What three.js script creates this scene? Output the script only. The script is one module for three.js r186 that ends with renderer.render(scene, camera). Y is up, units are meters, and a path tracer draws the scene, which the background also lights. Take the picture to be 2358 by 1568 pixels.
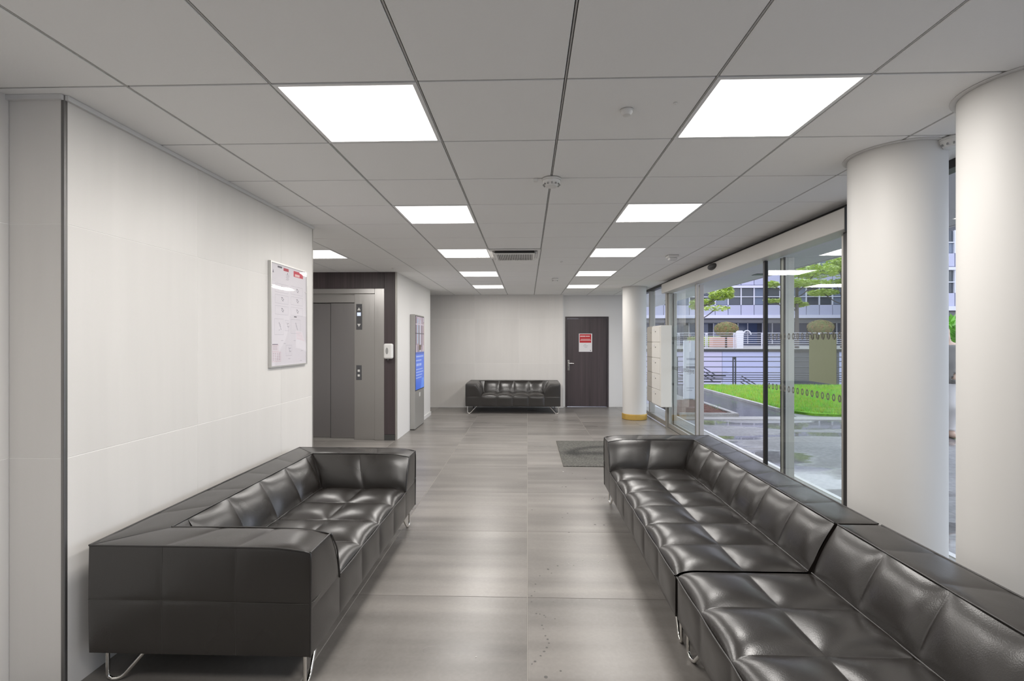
import * as THREE from 'three';
import { mergeGeometries } from 'three/addons/utils/BufferGeometryUtils.js';
import { RoundedBoxGeometry } from 'three/addons/geometries/RoundedBoxGeometry.js';
import { MarchingCubes } from 'three/addons/objects/MarchingCubes.js';
import { RectAreaLightUniformsLib } from 'three/addons/lights/RectAreaLightUniformsLib.js';

// ---------------------------------------------------------------- camera, sky, lamps, exposure
// axes: x to the right, y up, the hall runs towards -z; "d" below is the distance along the hall (z = -d)
const FRAME_W = 2358, FRAME_H = 1568, FOCAL = 1136, YAW = 0.0312, HORIZON = 785.6, EYE = 1.5;
const scene = new THREE.Scene();
const camera = new THREE.PerspectiveCamera(2 * Math.atan(FRAME_H / 2 / FOCAL) * 180 / Math.PI, FRAME_W / FRAME_H, 0.05, 300);
camera.position.set(0, EYE, 0);
camera.rotation.set(0, YAW, 0);
camera.setViewOffset(FRAME_W, FRAME_H, 0, FRAME_H / 2 - HORIZON, FRAME_W, FRAME_H);
scene.background = new THREE.Color().setRGB(2.0, 2.1, 2.45);          // an even overcast sky
const renderer = new THREE.WebGLRenderer({ antialias: true });
renderer.toneMapping = THREE.LinearToneMapping;
renderer.toneMappingExposure = 1.0;
renderer.shadowMap.enabled = true;
RectAreaLightUniformsLib.init();
const PANEL_LIGHT = 19, PANEL_COLOR = new THREE.Color().setRGB(1.0, 0.965, 0.925);

// ---------------------------------------------------------------- main measures
const CEIL = 2.547, WALL_L = -1.97, NEAR_L = -2.214, GRID_X = 0.153, GRID_D = 1.978, CELL = 0.6, FACADE = 2.44;
const D_STEP = 2.04, D_CORNER = 4.47, D_LIFT = 7.42, D_SIDE = 10.0, D_BACK = 11.15, D_NICHE = 11.32, D_REAR = -3.6, X_LOBBY = -5.2;

// ---------------------------------------------------------------- helpers
let seed = 7;
const rnd = () => { seed = (seed + 0x6d2b79f5) | 0; let t = Math.imul(seed ^ (seed >>> 15), 1 | seed); t = (t + Math.imul(t ^ (t >>> 7), 61 | t)) ^ t; return ((t ^ (t >>> 14)) >>> 0) / 4294967296; };
const rr = (a, b) => a + (b - a) * rnd();
const clamp = (x, a = 0, b = 1) => Math.min(b, Math.max(a, x)), mix = (a, b, t) => a + (b - a) * t, sstep = (a, b, x) => { const t = clamp((x - a) / (b - a)); return t * t * (3 - 2 * t); };
const V = (x, y, z) => new THREE.Vector3(x, y, z);
const lin = (r, g, b) => new THREE.Color().setRGB(r, g, b);

// a picture point as a direction (x, y, d), and the place where it meets a plane that is known
function ray(px, py) { const s = Math.sin(YAW), c = Math.cos(YAW), a = (px - FRAME_W / 2) / FOCAL; return [a * c - s, (HORIZON - py) / FOCAL, c + a * s]; }
function onDepth(px, py, d) { const r = ray(px, py), t = d / r[2]; return [r[0] * t, EYE + r[1] * t, d]; }
function onSide(px, py, x) { const r = ray(px, py), t = x / r[0]; return [x, EYE + r[1] * t, r[2] * t]; }
function onLevel(px, py, h) { const r = ray(px, py), t = (h - EYE) / r[1]; return [r[0] * t, h, r[2] * t]; }

// tiling value noise
function hash(x, y, s) { let h = Math.imul(x, 374761393) + Math.imul(y, 668265263) + Math.imul(s, 1442695041); h = Math.imul(h ^ (h >>> 13), 1274126177); return ((h ^ (h >>> 16)) >>> 0) / 4294967296; }
function vnoise(x, y, px, py, s) {
  const x0 = Math.floor(x), y0 = Math.floor(y), fx = x - x0, fy = y - y0, u = fx * fx * (3 - 2 * fx), v = fy * fy * (3 - 2 * fy), m = (a, n) => ((a % n) + n) % n;
  const a = hash(m(x0, px), m(y0, py), s), b = hash(m(x0 + 1, px), m(y0, py), s), c = hash(m(x0, px), m(y0 + 1, py), s), d = hash(m(x0 + 1, px), m(y0 + 1, py), s);
  return mix(mix(a, b, u), mix(c, d, u), v);
}
function fbm(u, v, fx, fy, oct, s) { let sum = 0, amp = 0.5, tot = 0; for (let i = 0; i < oct; i++) { sum += amp * vnoise(u * fx, v * fy, fx, fy, s + i * 17); tot += amp; amp *= 0.5; fx *= 2; fy *= 2; } return sum / tot; }
function dataTex(w, h, fn, srgb, metresX = 1, metresY = metresX) {
  // colour maps in bytes with a dither against banding, measuring maps (roughness, relief) as floats
  const data = srgb ? new Uint8Array(w * h * 4) : new Float32Array(w * h * 4), top = srgb ? 255 : 1;
  for (let y = 0; y < h; y++) for (let x = 0; x < w; x++) { const c = fn((x + 0.5) / w, (y + 0.5) / h), i = (y * w + x) * 4, n = srgb ? hash(x, y, 977) - 0.5 : 0; for (let k = 0; k < 3; k++) { const q = (c.length ? c[k] : c) * top + n; data[i + k] = srgb ? clamp(Math.round(q), 0, 255) : q; } data[i + 3] = top; }
  const t = srgb ? new THREE.DataTexture(data, w, h) : new THREE.DataTexture(data, w, h, THREE.RGBAFormat, THREE.FloatType);
  t.magFilter = THREE.LinearFilter; t.minFilter = THREE.LinearMipmapLinearFilter; t.generateMipmaps = true; t.wrapS = t.wrapT = THREE.RepeatWrapping;
  if (srgb) t.colorSpace = THREE.SRGBColorSpace;
  t.repeat.set(1 / metresX, 1 / metresY); t.needsUpdate = true;
  return t;
}
function canvasTex(w, h, draw) {
  const c = document.createElement('canvas'); c.width = w; c.height = h; draw(c.getContext('2d'), w, h);
  const t = new THREE.CanvasTexture(c); t.colorSpace = THREE.SRGBColorSpace; t.needsUpdate = true; return t;
}
const std = (color, roughness, o = {}) => new THREE.MeshStandardMaterial({ color, roughness, ...o });
const phy = (color, roughness, o = {}) => new THREE.MeshPhysicalMaterial({ color, roughness, ...o });

// uv in metres from the direction a face points to
function metric(g, ox = 0, oy = 0) {
  g = g.index ? g.toNonIndexed() : g;
  if (!g.attributes.normal) g.computeVertexNormals();
  const p = g.attributes.position, n = g.attributes.normal, uv = new Float32Array(p.count * 2);
  for (let i = 0; i < p.count; i++) {
    const ax = Math.abs(n.getX(i)), ay = Math.abs(n.getY(i)), az = Math.abs(n.getZ(i));
    const [a, b] = ay >= ax && ay >= az ? [p.getX(i), -p.getZ(i)] : ax >= az ? [-p.getZ(i), p.getY(i)] : [p.getX(i), p.getY(i)];
    uv[i * 2] = a + ox; uv[i * 2 + 1] = b + oy;
  }
  g.setAttribute('uv', new THREE.BufferAttribute(uv, 2));
  return g;
}
// boxes by their extents: x from..to, y from..to, d from..to (d grows away from the camera)
function bx(x0, x1, y0, y1, d0, d1, bevel = 0) {
  const w = Math.abs(x1 - x0), h = Math.abs(y1 - y0), l = Math.abs(d1 - d0);
  const g = bevel ? new RoundedBoxGeometry(w, h, l, 2, Math.min(bevel, w * 0.49, h * 0.49, l * 0.49)) : new THREE.BoxGeometry(w, h, l);
  g.translate((x0 + x1) / 2, (y0 + y1) / 2, -(d0 + d1) / 2);
  return metric(g);
}
const used = new Map();
const numbered = (name) => { const n = used.get(name) ?? 0; used.set(name, n + 1); return n ? name + '_' + String(n).padStart(3, '0') : name; };
function shadows(o) { o.castShadow = true; o.receiveShadow = true; return o; }
function mesh(name, geos, mat, parent) {
  const list = [].concat(geos), flat = list.map((g) => (g.index ? g.toNonIndexed() : g));
  for (const g of flat) for (const k of Object.keys(g.attributes)) if (!['position', 'normal', 'uv', 'color'].includes(k)) g.deleteAttribute(k);
  const m = shadows(new THREE.Mesh(list.length > 1 ? mergeGeometries(flat) : list[0], mat));
  m.name = parent ? name : numbered(name);
  (parent ?? scene).add(m);
  return m;
}
function thing(name, label, category, pos = [0, 0, 0], turn = 0, group) {
  const o = new THREE.Group(); o.name = numbered(name); scene.add(o);
  o.position.set(...pos); o.rotation.y = turn; o.userData = { label, category };
  if (group) o.userData.group = group;
  return o;
}
function tag(o, label, category, group, kind) { o.userData = { label, category }; if (group) o.userData.group = group; if (kind) o.userData.kind = kind; return o; }
function struct(name) { const o = new THREE.Group(); o.name = numbered(name); o.userData = { kind: 'structure' }; scene.add(o); return o; }
// a slab for tiles and panels: face w x h looking towards +z at z = 0, chamfered rim, body behind it
function slab(w, h, t, c = 0.002) {
  const a = w / 2, b = h / 2, P = [], rect = (A, B, z) => [[-A, -B, z], [A, -B, z], [A, B, z], [-A, B, z]], f = rect(a - c, b - c, 0), m = rect(a, b, -c), r = rect(a, b, -t);
  const quad = (p, q, s, u) => P.push(...p, ...q, ...s, ...p, ...s, ...u);
  quad(...f);
  for (let i = 0; i < 4; i++) { const j = (i + 1) % 4; quad(m[i], m[j], f[j], f[i]); quad(r[i], r[j], m[j], m[i]); }
  const g = new THREE.BufferGeometry(); g.setAttribute('position', new THREE.BufferAttribute(new Float32Array(P), 3)); g.computeVertexNormals();
  return metric(g);
}
// a rod with rounded bends through the given points
function rod(pts, r, bend = 0.02, radial = 8, closed = false) {
  const path = new THREE.CurvePath(); let prev = pts[0];
  for (let i = 1; i < pts.length - 1; i++) {
    const a = pts[i - 1], b = pts[i], c = pts[i + 1], k = Math.min(bend, a.distanceTo(b) / 2.1, c.distanceTo(b) / 2.1), p = b.clone().add(a.clone().sub(b).setLength(k)), q = b.clone().add(c.clone().sub(b).setLength(k));
    path.add(new THREE.LineCurve3(prev, p)); path.add(new THREE.QuadraticBezierCurve3(p, b, q)); prev = q;
  }
  path.add(new THREE.LineCurve3(prev, pts[pts.length - 1]));
  return new THREE.TubeGeometry(path, Math.max(2, (pts.length - 2) * 10 + 2), r, radial, closed);
}
function cyl(r0, r1, h, x, y, d, seg = 32, open = false) { const g = new THREE.CylinderGeometry(r1, r0, h, seg, 1, open); g.translate(x, y + h / 2, -d); return g; }

// ---------------------------------------------------------------- materials
const T = {};
T.floorC = dataTex(1024, 1024, (u, v) => {
  const w = 0.012 * fbm(u, v, 4, 3, 2, 11), s = fbm(u, v + w, 2, 24, 3, 3), s2 = fbm(u, v + w, 1, 8, 3, 9), c = fbm(u, v, 5, 7, 3, 15), g = fbm(u, v, 200, 200, 2, 21), k = 0.518 + 0.12 * (s - 0.5) + 0.12 * (s2 - 0.5) + 0.07 * (c - 0.5) + 0.03 * (g - 0.5);
  return [k * 1.0, k * 0.968, k * 0.935];
}, true, 2.4);
T.floorR = dataTex(512, 512, (u, v) => 0.3 + 0.1 * (fbm(u, v, 2, 12, 3, 5) - 0.5), false, 2.4);
T.wallC = dataTex(512, 512, (u, v) => { const s = fbm(u, v, 26, 2, 4, 31), p = fbm(u, v, 5, 3, 3, 37), k = 0.89 + 0.028 * (s - 0.5) + 0.02 * (p - 0.5); return [k, k * 0.985, k * 0.965]; }, true, 2.0);
T.ceilB = dataTex(256, 256, (u, v) => fbm(u, v, 64, 64, 3, 41), false, 0.4);
T.leatherB = dataTex(512, 512, (u, v) => fbm(u, v, 90, 90, 2, 51), false, 0.25);
T.leatherR = dataTex(256, 256, (u, v) => 0.29 + 0.08 * (fbm(u, v, 4, 4, 2, 57) - 0.5), false, 0.7);
T.wood = dataTex(512, 512, (u, v) => { const a = fbm(u, v, 60, 2, 4, 61), b = fbm(u, v, 9, 1, 3, 63), k = 0.27 + 0.09 * (a - 0.5) + 0.06 * (b - 0.5); return [k * 1.04, k * 0.9, k * 0.93]; }, true, 0.8, 1.6);
T.brushed = dataTex(512, 512, (u, v) => 0.34 + 0.16 * (fbm(u, v, 120, 3, 3, 71) - 0.5), false, 0.5, 1.2);
T.asphaltC = dataTex(1024, 1024, (u, v) => { const g = fbm(u, v, 220, 220, 2, 81), p = fbm(u, v, 4, 9, 4, 83), k = 0.56 + 0.16 * (g - 0.5) + 0.2 * (p - 0.5); return [k, k * 0.99, k * 1.01]; }, true, 7);
T.asphaltR = dataTex(1024, 1024, (u, v) => { const p = fbm(u, v, 3, 11, 4, 85), w = sstep(0.44, 0.53, p); return mix(0.5, 0.04, w) + 0.08 * (fbm(u, v, 200, 200, 2, 87) - 0.5) * (1 - w); }, false, 7);
T.asphaltB = dataTex(1024, 1024, (u, v) => { const p = fbm(u, v, 3, 11, 4, 85), w = sstep(0.42, 0.52, p); return mix(fbm(u, v, 200, 200, 2, 87), 0.6, w); }, false, 7);
T.matC = dataTex(512, 512, (u, v) => {
  const g = fbm(u, v, 120, 120, 2, 91), d = Math.hypot((u - 0.55) / 0.42, (v - 0.46) / 0.27), ringA = Math.exp(-(((d - 1) / 0.16) ** 2)) * sstep(0.3, 0.62, v + 0.25 * fbm(u, v, 5, 5, 3, 93)), e = Math.hypot((u - 0.36) / 0.3, (v - 0.45) / 0.07), blob = Math.exp(-e * e);
  const k = 0.36 + 0.2 * (g - 0.5) - 0.16 * clamp(ringA * 0.8 + blob * 0.9); return [k, k * 0.985, k * 0.93];
}, true, 1);
T.concrete = dataTex(512, 512, (u, v) => { const k = 0.62 + 0.14 * (fbm(u, v, 6, 6, 4, 101) - 0.5) + 0.1 * (fbm(u, v, 90, 90, 2, 103) - 0.5); return [k, k * 0.99, k * 0.97]; }, true, 1.5);
T.grass = dataTex(512, 512, (u, v) => { const a = fbm(u, v, 12, 12, 4, 111), b = fbm(u, v, 90, 90, 2, 113), k = 0.5 + 0.5 * (a - 0.5) + 0.5 * (b - 0.5); return [0.46 * k + 0.2, 0.6 * k + 0.33, 0.14 * k + 0.06]; }, true, 3);
T.soil = dataTex(256, 256, (u, v) => { const k = fbm(u, v, 40, 40, 3, 121); return [0.22 + 0.3 * k, 0.15 + 0.2 * k, 0.13 + 0.16 * k]; }, true, 0.8);

const M = {
  floor: [0, 1, 2].map((i) => phy(lin(1, 1, 1).multiplyScalar([1, 0.93, 1.06][i]), 1, { map: T.floorC, roughnessMap: T.floorR})),
  grout: std(lin(0.42, 0.4, 0.37), 0.9),
  wall: [0, 1].map((i) => std(lin(1, 1, 1).multiplyScalar([1, 0.975][i]), 0.42, { map: T.wallC })),
  wallGrout: std(lin(0.9, 0.88, 0.85), 0.8),
  paint: std(lin(0.74, 0.727, 0.71), 0.6),
  rearPaint: std(lin(0.3, 0.29, 0.28), 0.7),
  columnPaint: std(lin(0.72, 0.707, 0.685), 0.55),
  ceiling: std(lin(0.93, 0.925, 0.915), 0.95, { bumpMap: T.ceilB, bumpScale: 0.0006 }),
  grid: std(lin(0.07, 0.068, 0.066), 0.7),
  runner: std(lin(0.5, 0.49, 0.48), 0.5),
  ceilTrim: std(lin(0.72, 0.71, 0.7), 0.5),
  lightFrame: std(lin(0.85, 0.85, 0.85), 0.4),
  diffuser: std(lin(0.9, 0.9, 0.9), 0.5, { emissive: lin(1, 0.97, 0.93), emissiveIntensity: 1.3 }),
  leather: phy(lin(0.0135, 0.0108, 0.009), 1, { ior: 1.75, roughnessMap: T.leatherR, bumpMap: T.leatherB, bumpScale: 0.0002, specularIntensity: 1 }),
  piping: phy(lin(0.016, 0.014, 0.013), 0.34, { ior: 1.7 }),
  stitch: phy(lin(0.05, 0.046, 0.042), 0.4),
  lining: std(lin(0.01, 0.01, 0.01), 0.9),
  chrome: std(lin(0.8, 0.78, 0.74), 0.14, { metalness: 1 }),
  steelDoor: phy(lin(0.36, 0.35, 0.355), 1, { metalness: 1, roughnessMap: T.brushed }),
  panelGrey: std(lin(0.09, 0.09, 0.095), 0.45),
  steel: phy(lin(0.5, 0.49, 0.48), 1, { metalness: 1, roughnessMap: T.brushed }),
  steelDark: std(lin(0.22, 0.215, 0.21), 0.4, { metalness: 0.8 }),
  alu: std(lin(0.42, 0.405, 0.375), 0.4, { metalness: 0.5 }),
  aluDark: std(lin(0.035, 0.033, 0.034), 0.4, { metalness: 0.3 }),
  header: std(lin(0.62, 0.6, 0.57), 0.45),
  wood: phy(lin(1, 1, 1), 0.42, { map: T.wood }),
  woodFrame: phy(lin(0.7, 0.7, 0.7), 0.42, { map: T.wood }),
  plinth: std(lin(0.06, 0.06, 0.058), 0.5),
  glass: phy(lin(0.93, 0.975, 0.955), 0.0, { transmission: 1, thickness: 0, ior: 1.5 }),
  plastic: std(lin(0.8, 0.79, 0.77), 0.35),
  plasticGrey: std(lin(0.33, 0.33, 0.32), 0.5),
  plasticDark: std(lin(0.03, 0.03, 0.03), 0.4),
  mailbox: std(lin(0.74, 0.72, 0.68), 0.4),
  mailboxSide: std(lin(0.36, 0.335, 0.3), 0.45),
  bronze: phy(lin(0.62, 0.40, 0.10), 0.35, { metalness: 0.35 }),
  mat: std(lin(1, 1, 1), 1, { map: T.matC }),
  asphalt: phy(lin(0.8, 0.8, 0.8), 1, { map: T.asphaltC, roughnessMap: T.asphaltR, bumpMap: T.asphaltB, bumpScale: 0.003 }),
  path: phy(lin(0.07, 0.07, 0.08), 0.14, { bumpMap: T.asphaltB, bumpScale: 0.001 }),
  concrete: std(lin(1, 1, 1), 0.45, { map: T.concrete }),
  grass: std(lin(1, 1, 1), 0.9, { map: T.grass }),
  blade: phy(lin(0.36, 0.58, 0.09), 0.8, { transmission: 0.3, thickness: 0 }),
  soil: std(lin(1, 1, 1), 0.95, { map: T.soil }),
  soffit: std(lin(0.6, 0.58, 0.64), 0.6),
};
const worldTexMats = [M.mat];

// ---------------------------------------------------------------- floor
{
  const floor = struct('floor');
  mesh('grout_bed', bx(X_LOBBY - 0.2, 2.42, -0.12, -0.0025, D_REAR - 0.2, D_NICHE + 0.3), M.grout, floor);
  const variants = [];
  for (let i = 0; i < 9; i++) { const g = slab(0.997, 0.997, 0.012, 0.0012).clone(); g.rotateX(-Math.PI / 2); variants.push(metric(g, i * 0.83, i * 1.37)); }
  for (let i = -6; i < 3; i++) for (let k = -7; k < 9; k++) {
    const x0 = i, d0 = 2.89 + k;
    if (d0 > D_NICHE || d0 < D_REAR - 1) continue;
    if (i >= -6 && i <= -4 && d0 < 3.4) continue;                        // inside the solid block behind the left wall
    let g = variants[(i * 5 + k * 7 + 90) % 9];
    let x = x0 + 0.5, w = 1;
    if (i === -3 && d0 < 3.4) { if (d0 > 1.9) continue; w = 0.214; x = -2 - w / 2; g = slab(w - 0.003, 0.997, 0.012, 0.0012).clone(); g.rotateX(-Math.PI / 2); g = metric(g, k * 0.77, k * 1.3); }
    if (i === 2) { w = 0.417; x = 2 + w / 2; g = slab(w - 0.003, 0.997, 0.012, 0.0012).clone(); g.rotateX(-Math.PI / 2); g = metric(g, k * 0.77, k * 1.3); }
    const m = mesh('floor_tile', g, M.floor[(i * 3 + k * 5 + 60) % 3], floor);
    m.position.set(x, 0, -(d0 + 0.5));
  }
}

// ---------------------------------------------------------------- ceiling, its tiles and the light panels
const LIGHT_CELLS = [];
for (const k of [-3, 0, 3, 6, 9, 12]) LIGHT_CELLS.push([-2, k], [1, k]);
LIGHT_CELLS.push([-5, 6]);
{
  const ceil = struct('ceiling');
  mesh('ceiling_slab', bx(X_LOBBY - 0.2, 2.6, CEIL + 0.014, CEIL + 0.2, D_REAR - 0.2, D_NICHE + 0.3), M.grid, ceil);
  const g = slab(CELL - 0.013, CELL - 0.012, 0.014, 0.002).clone(); g.rotateX(Math.PI / 2);
  const tile = metric(g), lit = new Set(LIGHT_CELLS.map((c) => c.join()));
  const partial = new Map();
  for (let i = -9; i < 4; i++) for (let k = -10; k < 16; k++) {
    if (lit.has([i, k].join()) || false) continue;
    const x0 = GRID_X + i * CELL, d0 = GRID_D + k * CELL;
    let a = x0, b = x0 + CELL, c = d0, e = d0 + CELL;
    b = Math.min(b, 2.5); a = Math.max(a, X_LOBBY); e = Math.min(e, D_NICHE); c = Math.max(c, D_REAR);
    if (b - a < 0.03 || e - c < 0.03) continue;
    if (a < NEAR_L - 0.6 && e < D_CORNER) continue;
    let t = tile;
    if (b - a < CELL - 0.001 || e - c < CELL - 0.001) { t = slab(b - a - 0.013, e - c - 0.012, 0.014, 0.002).clone(); t.rotateX(Math.PI / 2); t = metric(t); }
    const m = mesh('ceiling_tile', t, M.ceiling, ceil);
    m.position.set((a + b) / 2, CEIL, -(c + e) / 2);
  }
  for (let i = -8; i < 4; i++) { const x = GRID_X + i * CELL; if (x < 2.45) mesh('ceiling_runner', bx(x - 0.0028, x + 0.0028, CEIL + 0.002, CEIL + 0.013, x < -2.0 ? D_CORNER : D_REAR, D_NICHE), M.runner, ceil); }
  mesh('edge_trim', [bx(WALL_L, WALL_L + 0.016, CEIL - 0.022, CEIL - 0.001, D_STEP, D_CORNER), bx(NEAR_L, WALL_L, CEIL - 0.022, CEIL - 0.001, D_STEP - 0.016, D_STEP)], M.ceilTrim, ceil);
}
{
  for (const [i, k] of LIGHT_CELLS) {
    const x = GRID_X + (i + 0.5) * CELL, d = GRID_D + (k + 0.5) * CELL;
    const nth = { '-6': 'above the rear of the hall', '-3': 'overhead between the sofas', 0: 'first before the wide columns', 3: 'second of the row', 6: 'level with the air conditioner', 9: 'just beyond the air conditioner', 12: 'last before the far wall' }[k];
    const label = i === -5 ? 'square white ceiling light panel in front of the lift' : `lit square ceiling panel, ${i === -2 ? 'lift' : 'entrance'} side, ${nth}`;
    const t = thing('ceiling_light', label, 'ceiling light', [x, CEIL, -d], 0, 'square light panels in the suspended ceiling');
    const s = CELL / 2 - 0.004, q = s - 0.017;
    mesh('frame', [bx(-s, s, -0.001, 0.02, -s, -q), bx(-s, s, -0.001, 0.02, q, s), bx(-s, -q, -0.001, 0.02, -q, q), bx(q, s, -0.001, 0.02, -q, q)], M.lightFrame, t);
    mesh('diffuser', bx(-q, q, 0.004, 0.02, -q, q), M.diffuser, t);
    const l = new THREE.RectAreaLight(PANEL_COLOR, PANEL_LIGHT, 2 * q - 0.01, 2 * q - 0.01);
    l.name = 'panel_light'; l.position.set(0, 0.002, 0); l.rotation.x = -Math.PI / 2; t.add(l);
  }
}

// ---------------------------------------------------------------- walls
function tiledWall(parent, at, turn, edgesU, edgesV, t = 0.02, off = 0) {
  // panels in the plane through at, facing the turned +z, u to its right, v up
  edgesU.slice(1).forEach((u1, i) => edgesV.slice(1).forEach((v1, j) => {
    const u0 = edgesU[i], v0 = edgesV[j];
    const g = metric(slab(u1 - u0 - 0.002, v1 - v0 - 0.003, 0.012, 0.0006).clone(), (i * 0.37 + off) % 2, j * 0.71);
    const m = mesh('wall_tile', g, M.wall[(i + j) % 2], parent);
    const p = V((u0 + u1) / 2, (v0 + v1) / 2, 0).applyAxisAngle(V(0, 1, 0), turn);
    m.position.set(at[0] + p.x, at[1] + p.y, at[2] + p.z); m.rotation.y = turn;
  }));
}
{
  const H = CEIL + 0.02, vs = [0, 1.0, 2.0, CEIL];
  const wl = struct('wall_left');                                        // the solid block the long tiled face belongs to
  mesh('core', bx(X_LOBBY - 0.2, WALL_L - 0.0012, 0, H, D_STEP + 0.0012, D_CORNER - 0.003), M.wallGrout, wl);
  tiledWall(wl, [WALL_L, 0, 0], Math.PI / 2, [D_STEP, 2.888, 3.888, D_CORNER - 0.012], vs);
  tiledWall(wl, [0, 0, -D_STEP], 0, [NEAR_L, WALL_L - 0.014], vs, 0.02, 0.6);
  mesh('corner_trim', [bx(WALL_L - 0.014, WALL_L + 0.003, 0, CEIL, D_STEP - 0.004, D_STEP + 0.014, 0.005)], M.steelDark, wl);
  mesh('corner_trim', bx(WALL_L - 0.02, WALL_L + 0.003, 0, CEIL, D_CORNER - 0.014, D_CORNER + 0.003, 0.004), M.alu, wl);
  const wn = struct('wall_left_near');
  mesh('core', bx(NEAR_L - 0.2, NEAR_L - 0.0012, 0, H, D_REAR, D_STEP), M.wallGrout, wn);
  tiledWall(wn, [NEAR_L, 0, 0], Math.PI / 2, [D_REAR, -2.11, -1.11, -0.11, 0.89, 1.89, D_STEP], vs);
  const wb = struct('wall_rear');
  mesh('core', bx(NEAR_L - 0.2, 2.6, 0, H, D_REAR - 0.2, D_REAR), M.rearPaint, wb);
  const wlob = struct('wall_lobby');
  mesh('core', bx(X_LOBBY - 0.2, X_LOBBY, 0, H, D_CORNER, D_NICHE), M.paint, wlob);
  const wc = struct('wall_corridor');
  mesh('core', bx(-2.32, -1.98, 0, H, D_LIFT + 0.02, D_SIDE), M.paint, wc);
  mesh('corner_trim', bx(-2.0, -1.974, 0, CEIL, D_LIFT - 0.02, D_LIFT + 0.02, 0.004), M.alu, wc);
  mesh('baseboard', bx(-1.98, -1.962, 0, 0.07, 9.02, D_SIDE + 0.015), M.paint, wc);
  mesh('baseboard', bx(-2.32, -1.962, 0, 0.07, D_SIDE, D_SIDE + 0.018), M.paint, wc);
  const wlf = struct('wall_lift');
  mesh('core', bx(X_LOBBY - 0.2, -3.62, 0, H, D_LIFT + 0.02, D_LIFT + 0.3), M.paint, wlf);
  mesh('shaft_back', bx(-3.62, -2.32, 0, H, D_LIFT + 0.35, D_LIFT + 0.45), M.steelDark, wlf);
  const wk = struct('wall_back');
  mesh('core', bx(X_LOBBY, 0.807, 0, H, D_BACK + 0.0012, D_NICHE + 0.3), M.wallGrout, wk);
  tiledWall(wk, [0, 0, -D_BACK], 0, [-3.19, -2.19, -1.19, -0.19, 0.81], vs, 0.02, 0.3);
  mesh('edge_trim', bx(0.795, 0.813, 0, CEIL, D_BACK - 0.003, D_BACK + 0.012, 0.003), M.ceilTrim, wk);
  mesh('skirting', bx(-3.19, 0.80, 0.0, 0.012, D_BACK - 0.006, D_BACK), M.ceilTrim, wk);
  const wr = struct('wall_back_recess');
  const dx0 = onDepth(1301.5, 730, D_NICHE)[0], dx1 = onDepth(1401.5, 730, D_NICHE)[0], dTop = onDepth(1350, 729, D_NICHE)[1];
  mesh('core', [bx(0.8, dx0, 0, H, D_NICHE, D_NICHE + 0.3), bx(dx1, 2.6, 0, H, D_NICHE, D_NICHE + 0.3), bx(dx0, dx1, dTop, H, D_NICHE, D_NICHE + 0.3)], M.paint, wr);

  // service door in the recess
  const door = struct('door_1');
  mesh('door_frame', [bx(dx0, dx0 + 0.045, 0, dTop, D_NICHE - 0.012, D_NICHE + 0.06, 0.003), bx(dx1 - 0.045, dx1, 0, dTop, D_NICHE - 0.012, D_NICHE + 0.06, 0.003), bx(dx0 + 0.045, dx1 - 0.045, dTop - 0.045, dTop, D_NICHE - 0.012, D_NICHE + 0.06, 0.003)], M.woodFrame, door);
  mesh('door_leaf', bx(dx0 + 0.048, dx1 - 0.048, 0.008, dTop - 0.048, D_NICHE + 0.004, D_NICHE + 0.045, 0.002), M.wood, door);
  const hx = onDepth(1309, 840, D_NICHE);
  const handle = mesh('handle_plate', bx(hx[0] - 0.022, hx[0] + 0.022, hx[1] - 0.13, hx[1] + 0.105, D_NICHE - 0.004, D_NICHE + 0.004, 0.003), M.chrome, door);
  mesh('lever', rod([V(hx[0], hx[1] + 0.035, -(D_NICHE)), V(hx[0], hx[1] + 0.035, -(D_NICHE - 0.05)), V(hx[0] + 0.12, hx[1] + 0.035, -(D_NICHE - 0.05))], 0.009, 0.02), M.chrome, handle);
  mesh('keyhole', cyl(0.008, 0.008, 0.004, 0, 0, 0, 12).rotateX(Math.PI / 2).translate(hx[0], hx[1] - 0.05, -(D_NICHE - 0.006)), M.plasticDark, handle);

  // the notice on it
  const a = onDepth(1333, 768, D_NICHE), b = onDepth(1363.5, 810, D_NICHE);
  const n = thing('door_notice', 'red and white paper notice taped to the dark wooden door', 'notice', [(a[0] + b[0]) / 2, (a[1] + b[1]) / 2, -(D_NICHE + 0.001)]);
  const w = b[0] - a[0], h = a[1] - b[1];
  const tex = canvasTex(256, 352, (c, W, Hh) => {
    c.fillStyle = '#e9e6e6'; c.fillRect(0, 0, W, Hh); c.fillStyle = '#c42b30'; c.fillRect(14, 12, W - 32, 165);
    c.fillStyle = '#f7dedc'; for (const [x, y, ww, hh] of [[26, 40, 92, 26], [136, 42, 74, 22], [40, 104, 172, 11], [28, 124, 196, 14]]) for (let i = 0; i < ww; i += 13) c.fillRect(x + i, y, 9, hh);
    c.fillStyle = '#9a999d'; for (const [x, y, ww] of [[96, 206, 46], [84, 236, 90], [110, 262, 52]]) c.fillRect(x, y, ww, 5); c.fillStyle = '#555'; c.fillRect(218, 318, 14, 14);
  });
  mesh('paper', new THREE.BoxGeometry(w, h, 0.002).translate(0, 0, 0), std(lin(1, 1, 1), 0.6, { map: tex }), n);
}

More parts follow.
